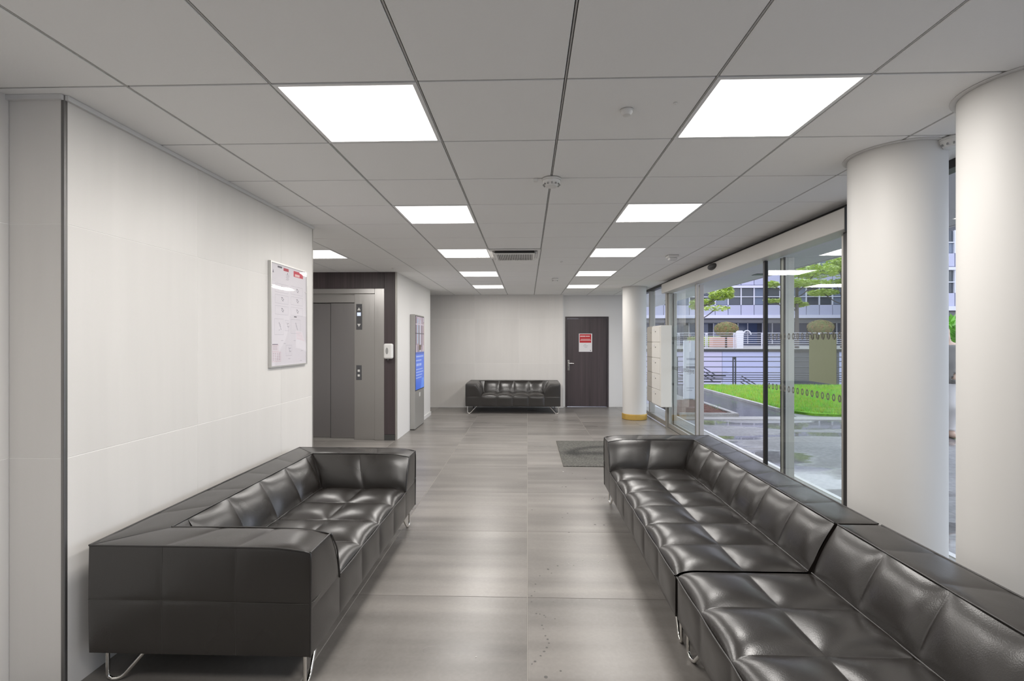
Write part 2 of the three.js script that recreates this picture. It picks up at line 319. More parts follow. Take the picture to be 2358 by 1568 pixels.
// ---------------------------------------------------------------- lift
{
  const D = D_LIFT, at = (px, py, d = D) => onDepth(px, py, d);
  const xr = -2.0, sx = at(885.5, 700)[0], sTop = at(850, 664.5)[1], fr = at(863, 700)[0], pr = at(815, 700)[0], pTop = at(840, 676)[1], hb = at(760, 696)[1], top = CEIL;
  const open = 0.8, pl = pr - open, fl = pl - 0.06, sl = fl - 0.14, xl = sl - 0.17;
  const t = thing('lift', 'brushed steel lift doors with a dark wood surround', 'lift', [0, 0, 0]);
  mesh('surround_panel', bx(sx, xr, 0.09, top, D - 0.02, D + 0.06, 0.003), M.wood, t);
  mesh('surround_panel', bx(xl, sl, 0.09, top, D - 0.02, D + 0.06, 0.003), M.wood, t);
  mesh('surround_panel', bx(sl + 0.002, sx - 0.002, sTop, top, D - 0.02, D + 0.06, 0.003), M.wood, t);
  mesh('plinth', bx(sx + 0.002, xr, 0, 0.088, D - 0.026, D + 0.05), M.plinth, t);
  mesh('plinth', bx(xl, sl - 0.002, 0, 0.088, D - 0.026, D + 0.05), M.plinth, t);
  const frm = mesh('frame', [bx(fr, sx, 0, sTop, D - 0.012, D + 0.16, 0.004), bx(sl, fl, 0, sTop, D - 0.012, D + 0.16, 0.004), bx(fl, fr, pTop, sTop, D - 0.012, D + 0.16, 0.004)], M.steel, t);
  mesh('lintel', bx(pl, pr, hb, pTop, D + 0.06, D + 0.16), M.steel, t);
  const side = mesh('control_post', bx(pr, fr, 0, pTop, D + 0.02, D + 0.16, 0.003), M.steel, t);
  const split = at(763, 700, D + 0.11)[0];
  mesh('door_leaf', bx(split + 0.001, pr + 0.02, 0.012, hb - 0.006, D + 0.085, D + 0.112, 0.004), M.steelDoor, t);
  mesh('door_leaf', bx(pl - 0.02, split + 0.03, 0.012, hb - 0.006, D + 0.13, D + 0.157, 0.004), M.steelDoor, t);
  mesh('edge_seal', bx(split - 0.006, split + 0.001, 0.012, hb - 0.006, D + 0.09, D + 0.11), M.plasticDark, t);
  mesh('shaft_gap', bx(pl, pr, 0.0, pTop, D + 0.165, D + 0.17), M.plasticDark, t);
  mesh('sill', bx(pl, pr, -0.001, 0.010, D - 0.01, D + 0.17), M.alu, t);
  // indicator and call station on the post
  const dP = D + 0.018, ia = at(820.5, 700, dP), ib = at(833.5, 759, dP);
  const ind = mesh('floor_indicator', bx(ia[0], ib[0], ib[1], ia[1], dP - 0.006, dP, 0.002), M.panelGrey, t);
  const cx = (ia[0] + ib[0]) / 2;
  const tri = (y, s, up) => { const g = new THREE.CylinderGeometry(s, s, 0.003, 3); g.rotateX(Math.PI / 2); if (up) g.rotateZ(Math.PI); g.translate(cx, y, -(dP - 0.008)); return metric(g); };
  mesh('arrow', tri(at(827, 712.5, dP)[1], 0.03, true), M.plastic, ind);
  mesh('arrow', tri(at(827, 748, dP)[1], 0.03, false), M.plastic, ind);
  const dh = at(827, 723.5, dP)[1];
  const disp = mesh('display', bx(cx - 0.028, cx + 0.028, dh - 0.026, dh + 0.026, dP - 0.009, dP - 0.006), std(lin(0.2, 0.22, 0.3), 0.3, { emissive: lin(0.72, 0.8, 1.0), emissiveIntensity: 0.95 }), ind);
  const ca = at(820.5, 841, dP), cb = at(832.5, 875, dP);
  const call = mesh('call_panel', bx(ca[0], cb[0], cb[1], ca[1], dP - 0.006, dP, 0.002), M.panelGrey, t);
  for (const py of [853.5, 864.5]) { const y = at(826, py, dP)[1], c2 = (ca[0] + cb[0]) / 2; mesh('button', bx(c2 - 0.017, c2 + 0.017, y - 0.017, y + 0.017, dP - 0.012, dP - 0.006, 0.003), M.plastic, call); }
}
// hand gel dispenser on the lift surround
{
  const D = D_LIFT - 0.02, a = onDepth(886.5, 791, D), b = onDepth(907, 826, D), w = b[0] - a[0], h = a[1] - b[1];
  const t = thing('gel_dispenser', 'white hand gel dispenser fixed to the dark wood lift surround', 'dispenser', [(a[0] + b[0]) / 2, (a[1] + b[1]) / 2, -D + 0.004]);
  mesh('housing', metric(new RoundedBoxGeometry(w, h, 0.09, 4, 0.028).translate(0, 0, 0.045)), M.plastic, t);
  const win = new THREE.Shape(); win.absellipse(0, 0, 0.02, 0.05, 0, Math.PI * 2);
  mesh('level_window', metric(new THREE.ExtrudeGeometry(win, { depth: 0.004, bevelEnabled: false, curveSegments: 16 }).translate(-0.012, 0.005, 0.088)), M.plasticGrey, t);
  mesh('nozzle', metric(new THREE.CylinderGeometry(0.016, 0.02, 0.022, 16).translate(-0.01, -h / 2 - 0.006, 0.05)), M.plasticDark, t);
}
// information screen against the corridor wall
{
  const X0 = -1.978, X1 = -1.895, d0 = 8.26, d1 = 9.0, top = 1.955;
  const t = thing('information_kiosk', 'tall grey information kiosk with a lit blue screen on its upper half', 'kiosk', [0, 0, 0]);
  mesh('body', bx(X0, X1, 0.012, top, d0, d1, 0.006), std(lin(0.4, 0.39, 0.37), 0.42, { metalness: 0.4 }), t);
  mesh('plinth', bx(X0, X1 - 0.01, 0, 0.012, d0 + 0.01, d1 - 0.01), M.plinth, t);
  const s0 = d0 + 0.035, s1 = d1 - 0.03, y0 = onSide(975, 892, X1)[1] + 0.01, y1 = top - 0.03;
  mesh('bezel', bx(X1, X1 + 0.004, y0 - 0.012, y1 + 0.01, s0 - 0.01, s1 + 0.012), M.plasticDark, t);
  const scr = canvasTex(256, 512, (c, W, H) => {
    c.fillStyle = '#3f6fe0'; c.fillRect(0, 0, W, H);
    c.fillStyle = '#b7a9b6'; c.fillRect(0, 0, W, 250);
    const cols = ['#8c7d8c', '#6f6170', '#a394a2', '#5e5563', '#c6b8c2', '#7a5f6b', '#d3b6b0', '#9db7d0'];
    for (let i = 0; i < 16; i++) { c.fillStyle = cols[i % 8]; c.fillRect((i * 53) % 250, (i * 37) % 60, 12 + (i * 7) % 22, 250 - ((i * 29) % 90)); }
    c.fillStyle = '#c9bcc8'; c.fillRect(0, 50, W, 8); c.fillRect(110, 0, 8, 110); c.fillStyle = '#2c2733'; c.fillRect(0, 116, W, 5); c.fillStyle = '#57402e'; c.fillRect(96, 200, 66, 36);
    c.fillStyle = '#2b55b8'; c.fillRect(0, 250, W, 16);
    c.fillStyle = '#a9bdf2'; for (const [y, x, w, h] of [[276, 20, 200, 10], [304, 14, 150, 9], [330, 24, 60, 18], [330, 104, 60, 18], [368, 16, 190, 7], [388, 16, 205, 7], [408, 16, 180, 7], [428, 16, 160, 6]]) for (let i = 0; i < w; i += 18) c.fillRect(x + i, y, 14, h);
    c.fillStyle = '#5a8df2'; c.beginPath(); c.moveTo(150, 512); c.lineTo(190, 440); c.lineTo(256, 440); c.lineTo(256, 512); c.fill();
  });
  const g = new THREE.PlaneGeometry(s1 - s0, y1 - y0); g.rotateY(Math.PI / 2); g.translate(X1 + 0.0045, (y0 + y1) / 2, -(s0 + s1) / 2);
  mesh('screen', g, std(lin(0.02, 0.02, 0.02), 0.25, { emissive: lin(1, 1, 1), emissiveMap: scr, emissiveIntensity: 0.8 }), t);
  const dm = (d0 + d1) / 2, ym = y0 - 0.1;
  mesh('badge', bx(X1, X1 + 0.003, ym - 0.035, ym + 0.035, dm - 0.03, dm + 0.03, 0.002), M.plastic, t);
}
// evacuation plan board on the tiled wall
{
  const d0 = 3.69, d1 = 4.31, y0 = 1.297, y1 = 2.117, X = WALL_L, th = 0.022;
  const t = thing('plan_board', 'white framed board of floor plans with a red heading on the tiled wall', 'notice board', [X, 0, 0]);
  const f = 0.012;
  mesh('frame', [bx(0, th, y0, y0 + f, d0, d1), bx(0, th, y1 - f, y1, d0, d1), bx(0, th, y0 + f, y1 - f, d0, d0 + f), bx(0, th, y0 + f, y1 - f, d1 - f, d1)], std(lin(0.6, 0.59, 0.57), 0.35, { metalness: 0.5 }), t);
  const tex = canvasTex(768, 1024, (c, W, H) => {
    c.fillStyle = '#e2dde2'; c.fillRect(0, 0, W, H);
    c.fillStyle = '#b3243c'; c.fillRect(250, 22, 110, 30); c.fillStyle = '#c8203f'; c.fillRect(470, 22, 220, 62); c.fillStyle = '#efc8c4'; c.fillRect(500, 52, 110, 26); c.fillStyle = '#55505a'; c.fillRect(130, 16, 90, 18); c.fillRect(330, 66, 12, 14);
    c.fillStyle = '#6e6a74'; c.beginPath(); c.moveTo(30, 96); c.lineTo(42, 60); c.lineTo(54, 96); c.fill();
    c.fillStyle = '#a8a2ac'; for (let i = 0; i < 5; i++) c.fillRect(300 + (i % 2) * 12, 84 + i * 13, 70 - i * 4, 4);
    const plan = (x, y, w, h, dark) => {
      c.strokeStyle = '#aaa5b0'; c.lineWidth = 2; c.strokeRect(x, y, w, h); c.strokeStyle = '#c9c5cd'; c.lineWidth = 1;
      for (let i = 1; i < 9; i++) { c.strokeRect(x + (w * i) / 9, y, 0.5, h * 0.3); c.strokeRect(x + (w * i) / 9, y + h * 0.7, 0.5, h * 0.3); }
      c.fillStyle = dark; for (let i = 0; i < 10; i++) c.fillRect(x + w * 0.46 + ((i * 17) % 44), y + h * 0.22 + ((i * 29) % Math.max(20, h * 0.5)), 12, 10);
    };
    for (let r = 0; r < 3; r++) { plan(80, 196 + r * 112, 270, 86, '#918c96'); plan(410, 190 + r * 112, 270, 86, '#918c96'); }
    plan(70, 552, 180, 160, '#a8a3ac'); plan(280, 560, 80, 110, '#b5b0b8'); plan(410, 545, 220, 150, '#a8a3ac'); plan(300, 820, 130, 110, '#b5b0b8');
    c.fillStyle = '#4c4850'; c.fillRect(480, 510, 60, 10);
    c.fillStyle = '#b9b3bc'; for (const [x, y] of [[200, 770], [470, 770], [250, 800], [350, 960], [640, 880], [620, 990]]) c.fillRect(x, y, 46, 5);
    c.strokeStyle = '#c78791'; c.lineWidth = 2; c.strokeRect(24, 818, 120, 62); c.strokeRect(24, 888, 170, 94); c.fillStyle = '#8d8893'; c.fillRect(24, 806, 110, 10);
    c.fillStyle = '#b79aa2'; for (let i = 0; i < 5; i++) { c.fillRect(34, 828 + i * 9, 92, 3); for (let j = 0; j < 4; j++) c.fillRect(34 + j * 40, 898 + i * 16, 28, 6); }
  });
  const g = new THREE.PlaneGeometry(d1 - d0 - 2 * f, y1 - y0 - 2 * f); g.rotateY(Math.PI / 2); g.translate(th - 0.006, (y0 + y1) / 2, -(d0 + d1) / 2);
  mesh('plan_sheet', g, std(lin(1, 1, 1), 0.5, { map: tex }), t);
  // glossy cover, a little bowed as the sheet in the photograph is
  const cov = new THREE.PlaneGeometry(d1 - d0 - 2 * f, y1 - y0 - 2 * f, 24, 32), cp = cov.attributes.position;
  for (let i = 0; i < cp.count; i++) { const a = cp.getX(i) / 0.3, b = cp.getY(i) / 0.4; cp.setZ(i, 0.003 * Math.sin(2.1 * a + 1) * Math.cos(1.7 * b - 0.4) + 0.003 * (b > 0.6 ? (b - 0.6) * Math.sin(3.5 * a) : 0)); }
  cov.computeVertexNormals(); cov.rotateY(Math.PI / 2); cov.translate(th - 0.001, (y0 + y1) / 2, -(d0 + d1) / 2);
  mesh('glossy_cover', cov, phy(lin(1, 1, 1), 0.03, { transmission: 1, thickness: 0 }), t);
  mesh('backing', bx(0, th - 0.012, y0 + f, y1 - f, d0 + f, d1 - f), M.plastic, t);
  const scr = (d, y) => cyl(0.006, 0.006, 0.003, 0, 0, 0, 12).rotateZ(-Math.PI / 2).translate(th + 0.004, y, -d);
  for (const [d, y] of [[d0 + 0.04, 1.93], [d1 - 0.03, 1.93]]) mesh('fixing', scr(d, y), M.chrome, t);
}

// ---------------------------------------------------------------- columns
function column(x, d, label) {
  const t = thing('round_column', label, 'column', [x, 0, -d], 0, 'round white columns along the glass front');
  mesh('shaft', metric(cyl(0.225, 0.225, CEIL - 0.113, 0, 0.11, 0, 64)), M.columnPaint, t);
  mesh('ceiling_ring', new THREE.LatheGeometry([[0.226, -0.006], [0.243, -0.006], [0.247, -0.003], [0.247, -0.0005], [0.226, -0.0005]].map(([r, y]) => new THREE.Vector2(r, CEIL + y)), 64), M.ceilTrim, t);
  mesh('base_band', new THREE.LatheGeometry([[0.0, 0.001], [0.236, 0.001], [0.238, 0.01], [0.238, 0.1], [0.234, 0.109], [0.0, 0.11]].map(([r, y]) => new THREE.Vector2(r, y)), 64), M.bronze, t);
  return t;
}
column(2.07, 9.62, 'slim-looking white round column with a yellow base band beside the wooden door');
column(2.068, 2.84, 'white round column standing at the end of the sliding entrance door');
column(2.068, 2.1, 'white round column beside the sofa, next to the column at the entrance door');

// ---------------------------------------------------------------- glass front with the sliding entrance
{
  const X = FACADE;
  const glassPane = (parent, x, d0, d1, y0, y1, name = 'pane') => { const g = new THREE.PlaneGeometry(d1 - d0, y1 - y0); g.rotateY(-Math.PI / 2); g.translate(x, (y0 + y1) / 2, -(d0 + d1) / 2); return mesh(name, g, M.glass, parent); };
  function glazing(n, d0, d1, posts, mat = M.alu) {
    const s = struct(n), w = 0.06;
    mesh('bottom_rail', bx(X, X + 0.09, 0, 0.085, d0, d1, 0.003), mat, s);
    mesh('top_rail', bx(X, X + 0.09, CEIL - 0.05, CEIL + 0.02, d0, d1, 0.003), M.aluDark, s);
    for (const p of posts) mesh('mullion', bx(X, X + 0.11, 0.085, CEIL - 0.05, p, p + w, 0.003), mat, s);
    posts.slice(1).forEach((p, i) => glassPane(s, X + 0.045, posts[i] + w, p, 0.085, CEIL - 0.05));
    return s;
  }
  glazing('window_1', D_REAR, 3.76, [D_REAR, -2.2, -0.9, 0.4, 1.5, 3.7]);
  glazing('window_2', 8.7, D_NICHE, [8.7, 9.93, D_NICHE - 0.06]);

  const s = struct('door_2');
  const d0 = 3.80, d1 = 8.68, hY = 2.326, hT = 2.487;
  const hdr = mesh('header', bx(2.33, 2.5, hY, hT, d0 - 0.1, d1 - 0.02, 0.008), M.header, s);
  const so = onSide(1641, 614, 2.33);
  mesh('motion_sensor', metric(new THREE.SphereGeometry(1, 32, 20).scale(0.045, 0.042, 0.13).translate(2.33, so[1], -so[2])), M.plasticDark, hdr);
  mesh('header_end', bx(2.328, 2.502, hY - 0.02, hT + 0.004, d0 - 0.11, d0 - 0.1), M.aluDark, hdr);
  mesh('head_infill', bx(2.44, 2.5, hT, CEIL + 0.02, d0 - 0.1, d1), M.aluDark, s);
  mesh('jamb', bx(2.40, 2.5, 0, hY, d0 - 0.03, d0 + 0.03, 0.004), M.aluDark, s);
  mesh('jamb', bx(2.40, 2.56, 0, hY, d1 - 0.09, d1 - 0.01, 0.004), M.alu, s);
  mesh('threshold', bx(2.40, 2.6, -0.02, 0.008, d0 - 0.1, d1), M.alu, s);
  // a framed leaf: stiles, rails, pane, two rows of printed ring markers
  const ring = new THREE.Shape(); ring.absellipse(0, 0, 0.021, 0.03, 0, Math.PI * 2); const hole = new THREE.Path(); hole.absellipse(0, 0, 0.009, 0.017, 0, Math.PI * 2, true); ring.holes.push(hole);
  const ringG = new THREE.ShapeGeometry(ring, 10); ringG.rotateY(-Math.PI / 2);
  const ringM = std(lin(0.12, 0.115, 0.1), 0.7);
  function leaf(name, x, a, b, w0, w1, deep, marks, m0 = M.alu, m1 = M.alu) {
    const st0 = mesh('stile', bx(x, x + deep, 0.02, hY - 0.004, a, a + w0, 0.003), m0, s), st1 = mesh('stile', bx(x, x + deep, 0.02, hY - 0.004, b - w1, b, 0.003), m1, s);
    mesh('bottom_rail', bx(x + 0.004, x + 0.036, 0.02, 0.09, a + w0, b - w1, 0.003), M.alu, s);
    if (deep > 0.05) for (const dd of [a + w0, b - w1, b]) mesh('gasket', bx(x - 0.002, x + 0.012, 0.02, hY - 0.004, dd - 0.007, dd + 0.007), M.aluDark, s);
    const p = glassPane(s, x + 0.02, a + w0, b - w1, 0.09, hY - 0.004);
    if (marks) for (const y of [1.05, 1.545]) for (let d = a + w0 + 0.05; d < b - w1 - 0.03; d += 0.075) { const m = mesh('ring_marker', ringG, ringM, p); m.position.set(x + 0.018, y, -d); }
  }
  leaf('leaf', 2.425, d0 + 0.06, 5.16, 0.03, 0.035, 0.035, true, M.alu, M.aluDark);
  leaf('leaf', 2.51, d0 + 0.04, 4.97, 0.05, 0.06, 0.10, false);
  leaf('leaf', 2.425, 7.17, d1 - 0.1, 0.035, 0.03, 0.035, true, M.alu, M.alu);
  leaf('leaf', 2.51, 7.27, d1 - 0.06, 0.06, 0.05, 0.06, false);
  mesh('brush_seal', bx(2.43, 2.452, 0.02, hY - 0.01, 7.205, 7.235), M.aluDark, s);
}
// paper stuck to the outside of the sliding leaf
{
  const a = onSide(1865, 773, 2.455), b = onSide(1928, 883, 2.455);
  const t = tag(mesh('glass_poster', bx(2.448, 2.45, 1.155, 1.555, b[2], a[2]), std(lin(0.24, 0.245, 0.16), 0.6)), 'olive green blank poster stuck on the entrance glass', 'poster');
}
// letterboxes in front of the glass
{
  const X0 = 2.2, X1 = 2.40, d0 = 8.27, dm = 8.81, d1 = 9.2, y0 = 0.4, y1 = 1.765;
  const t = thing('letterbox_unit', 'off-white wall of letterboxes mounted in front of the glass behind the yellow-banded column', 'letterbox', [0, 0, 0]);
  mesh('cabinet', bx(X0 + 0.012, X1, y0, y1, d0, dm, 0.012), M.mailbox, t);
  mesh('side_cabinet', bx(X0 + 0.02, X1, y0, y1, dm + 0.002, d1, 0.008), M.mailboxSide, t);
  const n = 5, h = (y1 - y0 - 0.03) / n;
  for (let i = 0; i < n; i++) {
    const b = y0 + 0.015 + i * h;
    const door = mesh('letterbox_door', bx(X0, X0 + 0.02, b + 0.004, b + h - 0.004, d0 + 0.02, dm - 0.012, 0.004), M.mailbox, t);
    mesh('name_plate', bx(X0 - 0.003, X0, b + h * 0.72, b + h * 0.84, dm - 0.2, dm - 0.08), M.ceilTrim, door);
    mesh('lock', cyl(0.009, 0.009, 0.008, 0, 0, 0, 12).rotateZ(Math.PI / 2).translate(X0, b + h * 0.68, -(dm - 0.27)), M.steelDark, door);
    const side = mesh('letterbox_door', bx(X0 + 0.008, X0 + 0.028, b + 0.004, b + h - 0.004, dm + 0.012, d1 - 0.012, 0.004), M.mailboxSide, t);
    mesh('lock', cyl(0.008, 0.008, 0.008, 0, 0, 0, 12).rotateZ(Math.PI / 2).translate(X0 + 0.007, b + h * 0.62, -(dm + 0.08)), M.chrome, side);
  }
  for (const y of [0.75, 1.45]) for (const d of [d0 + 0.2, 9.0]) mesh('bracket', bx(X1 - 0.02, FACADE, y, y + 0.04, d, d + 0.04), M.steelDark, t);
}
// door mat
{
  const g = new RoundedBoxGeometry(1.86, 0.009, 1.5, 1, 0.003).toNonIndexed(), p = g.attributes.position, uv = g.attributes.uv;
  for (let i = 0; i < p.count; i++) uv.setXY(i, (p.getX(i) + 0.93) / 1.3, 0.5 - p.getZ(i) / 1.5);
  const m = mesh('door_mat', g, M.mat); m.position.set(0.43 + 0.93, 0.0055, -6.66);
  tag(m, 'grey textile door mat with dark stains on the floor inside the entrance', 'door mat');
}

// ---------------------------------------------------------------- sofas
// a cushioned patch: P(u, v) gives the flat shape, nu x nv stitched panels bulge out of it along its normal
function patch(P, nu, nv, { seg = 10, amp = 0.01, e = 4, flip = false, wr = 0.0012, s = 1 } = {}) {
  const us = [], vs = [], pos = [], uv = [], idx = [], grid = (n, out) => { for (let i = 0; i < n; i++) for (let k = i ? 1 : 0; k <= seg; k++) out.push([(i + 0.5 - 0.5 * Math.cos((Math.PI * k) / seg)) / n, 0.5 - 0.5 * Math.cos((Math.PI * k) / seg)]); };
  grid(nu, us); grid(nv, vs);
  const h = 1e-3, n = V(0, 0, 0), lenU = P(0, 0.5).distanceTo(P(1, 0.5)), lenV = P(0.5, 0).distanceTo(P(0.5, 1));
  for (const [v, fv] of vs) for (const [u, fu] of us) {
    const p = P(u, v), a = P(Math.min(1, u + h), v).sub(P(Math.max(0, u - h), v)), b = P(u, Math.min(1, v + h)).sub(P(u, Math.max(0, v - h)));
    n.crossVectors(a, b); if (n.lengthSq() < 1e-18) n.set(0, 0, 0); else n.normalize(); if (flip) n.negate();
    const B = (1 - Math.abs(2 * fu - 1) ** e) * (1 - Math.abs(2 * fv - 1) ** e);
    const w = wr * (fbm((p.x + p.y * 0.7 + 5) / 9, (p.z + p.y * 0.5 + 5) / 9, 90, 90, 3, 200 + s) - 0.5) * 4 * Math.min(1, B * 2);
    p.addScaledVector(n, amp * B + w); pos.push(p.x, p.y, p.z); uv.push(u * lenU + s * 0.37, v * lenV + s * 0.21);
  }
  const W = us.length;
  for (let j = 0; j < vs.length - 1; j++) for (let i = 0; i < W - 1; i++) { const a = j * W + i, b = a + 1, c = a + W, d = c + 1; flip ? idx.push(a, c, b, b, c, d) : idx.push(a, b, c, b, d, c); }
  const g = new THREE.BufferGeometry();
  g.setAttribute('position', new THREE.BufferAttribute(new Float32Array(pos), 3)); g.setAttribute('uv', new THREE.BufferAttribute(new Float32Array(uv), 2)); g.setIndex(idx); g.computeVertexNormals();
  return g;
}
const quad4 = (a, b, c, d) => (u, v) => a.clone().lerp(b, u).lerp(d.clone().lerp(c, u), v);     // a-b bottom, d-c top
const pipe = (pts, r = 0.0042) => new THREE.TubeGeometry(new THREE.CatmullRomCurve3(pts, false, 'catmullrom', 0.1), pts.length * 8, r, 6, false);

function sofa({ L, seats, armA = true, armB = true, label, pos, turn }) {
  const D = 0.965, y0 = 0.16, yT = 0.622, yS = 0.385, bT = 0.205, bS = 0.33, aT = 0.215, aS = 0.325, lip = 0.035;
  const t = thing('sofa', label, 'sofa', pos, turn, 'black leather sofas');
  const xa = armA ? aS : 0, xb = L - (armB ? aS : 0), ta = armA ? aT : 0, tb = L - (armB ? aT : 0);
  // seat
  const zA = bS - 0.02, seatTop = (u, v) => { const z = mix(zA, D, v), r = clamp((v - 0.86) / 0.14); return V(mix(xa, xb, u), yS - lip * (1 - Math.sqrt(Math.max(0, 1 - r * r * 0.96))) , z); };
  const yF = seatTop(0, 1).y;
  const seat = mesh('seat', [
    patch(seatTop, seats, 2, { amp: 0.03, e: 2.8, flip: true, seg: 14, wr: 0.0016, s: 1 }),
    patch(quad4(V(xa, y0, D), V(xb, y0, D), V(xb, yF, D), V(xa, yF, D)), seats, 1, { amp: 0.010, e: 5, s: 2 }),
    ...(armA ? [] : [patch(quad4(V(0, y0, 0.1), V(0, y0, D), V(0, yF, D), V(0, yS - 0.004, 0.1)), 1, 1, { amp: 0.004, s: 3 })]),
    ...(armB ? [] : [patch(quad4(V(L, y0, D), V(L, y0, 0.1), V(L, yS - 0.004, 0.1), V(L, yF, D)), 1, 1, { amp: 0.004, s: 4 })]),
  ], M.leather, t);
  const wavy = (n, fn) => { const out = []; for (let i = 0; i <= n * 4; i++) { const u = i / (n * 4), f = (u * n) % 1; out.push(fn(u, Math.sin(Math.PI * f))); } return out; };
  mesh('piping', pipe(wavy(seats, (u, b) => V(mix(xa, xb, u), yF + 0.002, D + 0.003 + 0.004 * b))), M.piping, seat);
  mesh('piping', pipe(wavy(seats, (u, b) => V(mix(xa, xb, u), yS + 0.004 + 0.004 * b, bS - 0.002 + 0.004 * b))), M.piping, seat);
  // back
  const gus = [];
  if (armA) gus.push(patch(quad4(V(aS, yS - 0.02, bS), V(aS + 0.001, yS - 0.02, bS), V(aS, yT, bT), V(aT, yT, bT)), 1, 1, { amp: 0.004, seg: 8, s: 5 }));
  if (armB) gus.push(patch(quad4(V(L - aS - 0.001, yS - 0.02, bS), V(L - aS, yS - 0.02, bS), V(L - aT, yT, bT), V(L - aS, yT, bT)), 1, 1, { amp: 0.004, seg: 8, s: 6 }));
  const backTopPts = [V(ta, yT, bT), V(tb, yT, bT)];
  const back = mesh('backrest', [
    patch((u, v) => V(mix(xa, xb, u), mix(yS - 0.02, yT, v), mix(bS, bT, v) + 0.012 * Math.sin(Math.PI * v)), seats, 1, { amp: 0.022, e: 3.4, seg: 12, s: 7 }), ...gus,
    patch(quad4(V(0, yT, 0), V(L, yT, 0), V(tb, yT, bT), V(ta, yT, bT)), seats + 1, 1, { amp: 0.006, e: 6, flip: true, s: 8 }),
    patch(quad4(V(L, y0, 0), V(0, y0, 0), V(0, yT, 0), V(L, yT, 0)), seats, 2, { amp: 0.003, e: 10, s: 9 }),
    ...(armA ? [] : [patch((u, v) => V(0, mix(y0, yT, v), mix(0, v < 0.5 ? bS : mix(bS, bT, v * 2 - 1), u)), 1, 1, { amp: 0.004, s: 10 })]),
    ...(armB ? [] : [patch((u, v) => V(L, mix(y0, yT, v), mix(v < 0.5 ? bS : mix(bS, bT, v * 2 - 1), 0, u)), 1, 1, { amp: 0.004, s: 11 })]),
  ], M.leather, t);
  mesh('piping', pipe(wavy(seats, (u, b) => V(mix(ta, tb, u), yT + 0.001 + 0.003 * b, bT + 0.003 * b))), M.piping, back);
  mesh('piping', pipe([V(0, yT, 0), V(L / 2, yT + 0.002, -0.003), V(L, yT, 0)]), M.piping, back);
  // arms, built for the x = 0 end and mirrored for the other
  const arm = (mir) => {
    const X = (x) => (mir ? L - x : x), F = (o) => ({ ...o, flip: mir ? !o.flip : !!o.flip });
    const droop = (z) => 0.022 * sstep(D - 0.16, D, z) ** 1.5;
    const topIn = (v) => mix(bT, D, v), topOut = (v) => mix(0, D, v);
    const a = mesh('arm', [
      patch((u, v) => { const z = mix(topOut(v), topIn(v), u); return V(X(mix(0.0, aT, u)), yT - droop(z), z); }, 1, 3, F({ amp: 0.007, e: 5, flip: true, s: 12 })),
      patch((u, v) => { const zz = mix(bS, D, u), zt = mix(bT, D, u), y = mix(yS - 0.02, yT - droop(mix(zz, zt, v)), v); return V(X(mix(aS, aT, v) + 0.014 * Math.sin(Math.PI * v)), y, mix(zz, zt, v)); }, 2, 1, F({ amp: 0.014, e: 4, flip: true, s: 13 })),
      patch((u, v) => V(X(-0.004 * Math.sin(Math.PI * v)), mix(y0, yT - droop(mix(0, D, u)), v), mix(0, D, u)), 3, 2, F({ amp: 0.003, e: 12, s: 14 })),
      patch((u, v) => V(X(mix(0, aS, u)), mix(y0, yS - 0.03, v), D), 1, 1, F({ amp: 0.004, e: 6, s: 15 })),
      patch((u, v) => { const y = mix(yS - 0.03, yT - 0.022, v); return V(X(mix(0, mix(aS, aT, v ** 1.0) + 0.014 * Math.sin(Math.PI * v), u)), y, D); }, 1, 1, F({ amp: 0.006, e: 6, s: 16 })),
    ], M.leather, t);
    mesh('piping', [
      pipe([V(X(0), yT, 0), V(X(0), yT, D * 0.5), V(X(0), yT - 0.002, D - 0.15), V(X(0.0), yT - 0.022, D), V(X(-0.002), yS, D + 0.002), V(X(0), y0, D)]),
      pipe([V(X(aT), yT, bT), V(X(aT), yT + 0.003, D * 0.6), V(X(aT), yT - 0.002, D - 0.13), V(X(aT), yT - 0.022, D + 0.002), V(X(mix(aS, aT, 0.5) + 0.016), (yS + yT) / 2, D + 0.003), V(X(aS), yS - 0.04, D + 0.002)]),
      pipe([V(X(0), yT - 0.02, D), V(X(aT * 0.5), yT - 0.017, D + 0.003), V(X(aT), yT - 0.02, D)]),
      pipe([V(X(0), yT, 0), V(X(aT * 0.5), yT + 0.001, bT * 0.5), V(X(aT), yT, bT)], 0.002),
    ], M.piping, a);
    const seam = (pts) => pipe(pts, 0.0014), zs = [D / 3, (2 * D) / 3], yM = (y0 + yT) / 2;
    for (const z of zs) mesh('seam', seam([V(X(-0.0005), y0, z), V(X(-0.0045), yM, z), V(X(-0.0005), yT - 0.002, z)]), M.stitch, a);
    mesh('seam', seam([V(X(-0.0045), yM, 0), V(X(-0.0048), yM, D * 0.5), V(X(-0.0045), yM - 0.005, D), V(X(0.1), yM - 0.006, D + 0.003), V(X(aS - 0.02), yM - 0.002, D + 0.002)]), M.stitch, a);
    return a;
  };
  if (armA) arm(false);
  if (armB) arm(true);
  mesh('underside', bx(0.01, L - 0.01, y0 - 0.004, y0 + 0.01, -D + 0.01, -0.01), M.lining, t);
  // four bent chrome rod legs
  for (const [ix, iz, kx, kz] of [[0.06, 0.03, 0.02, 0.19], [L - 0.06, 0.03, -0.02, 0.19], [0.035, D - 0.04, 0.19, -0.02], [L - 0.035, D - 0.04, -0.19, -0.02]]) {
    const r = 0.008, q = (k, y) => V(ix + kx * k, y, iz + kz * k);
    mesh('leg', rod([q(0, y0), q(0, r), q(0.3, r), q(1, y0)], r, 0.03, 10), M.chrome, t);
  }
  return t;
}
sofa({ L: 1.955, seats: 4, label: 'black leather sofa standing against the tiled wall below the plan board', pos: [-1.885, 0, -2.065], turn: Math.PI / 2 });
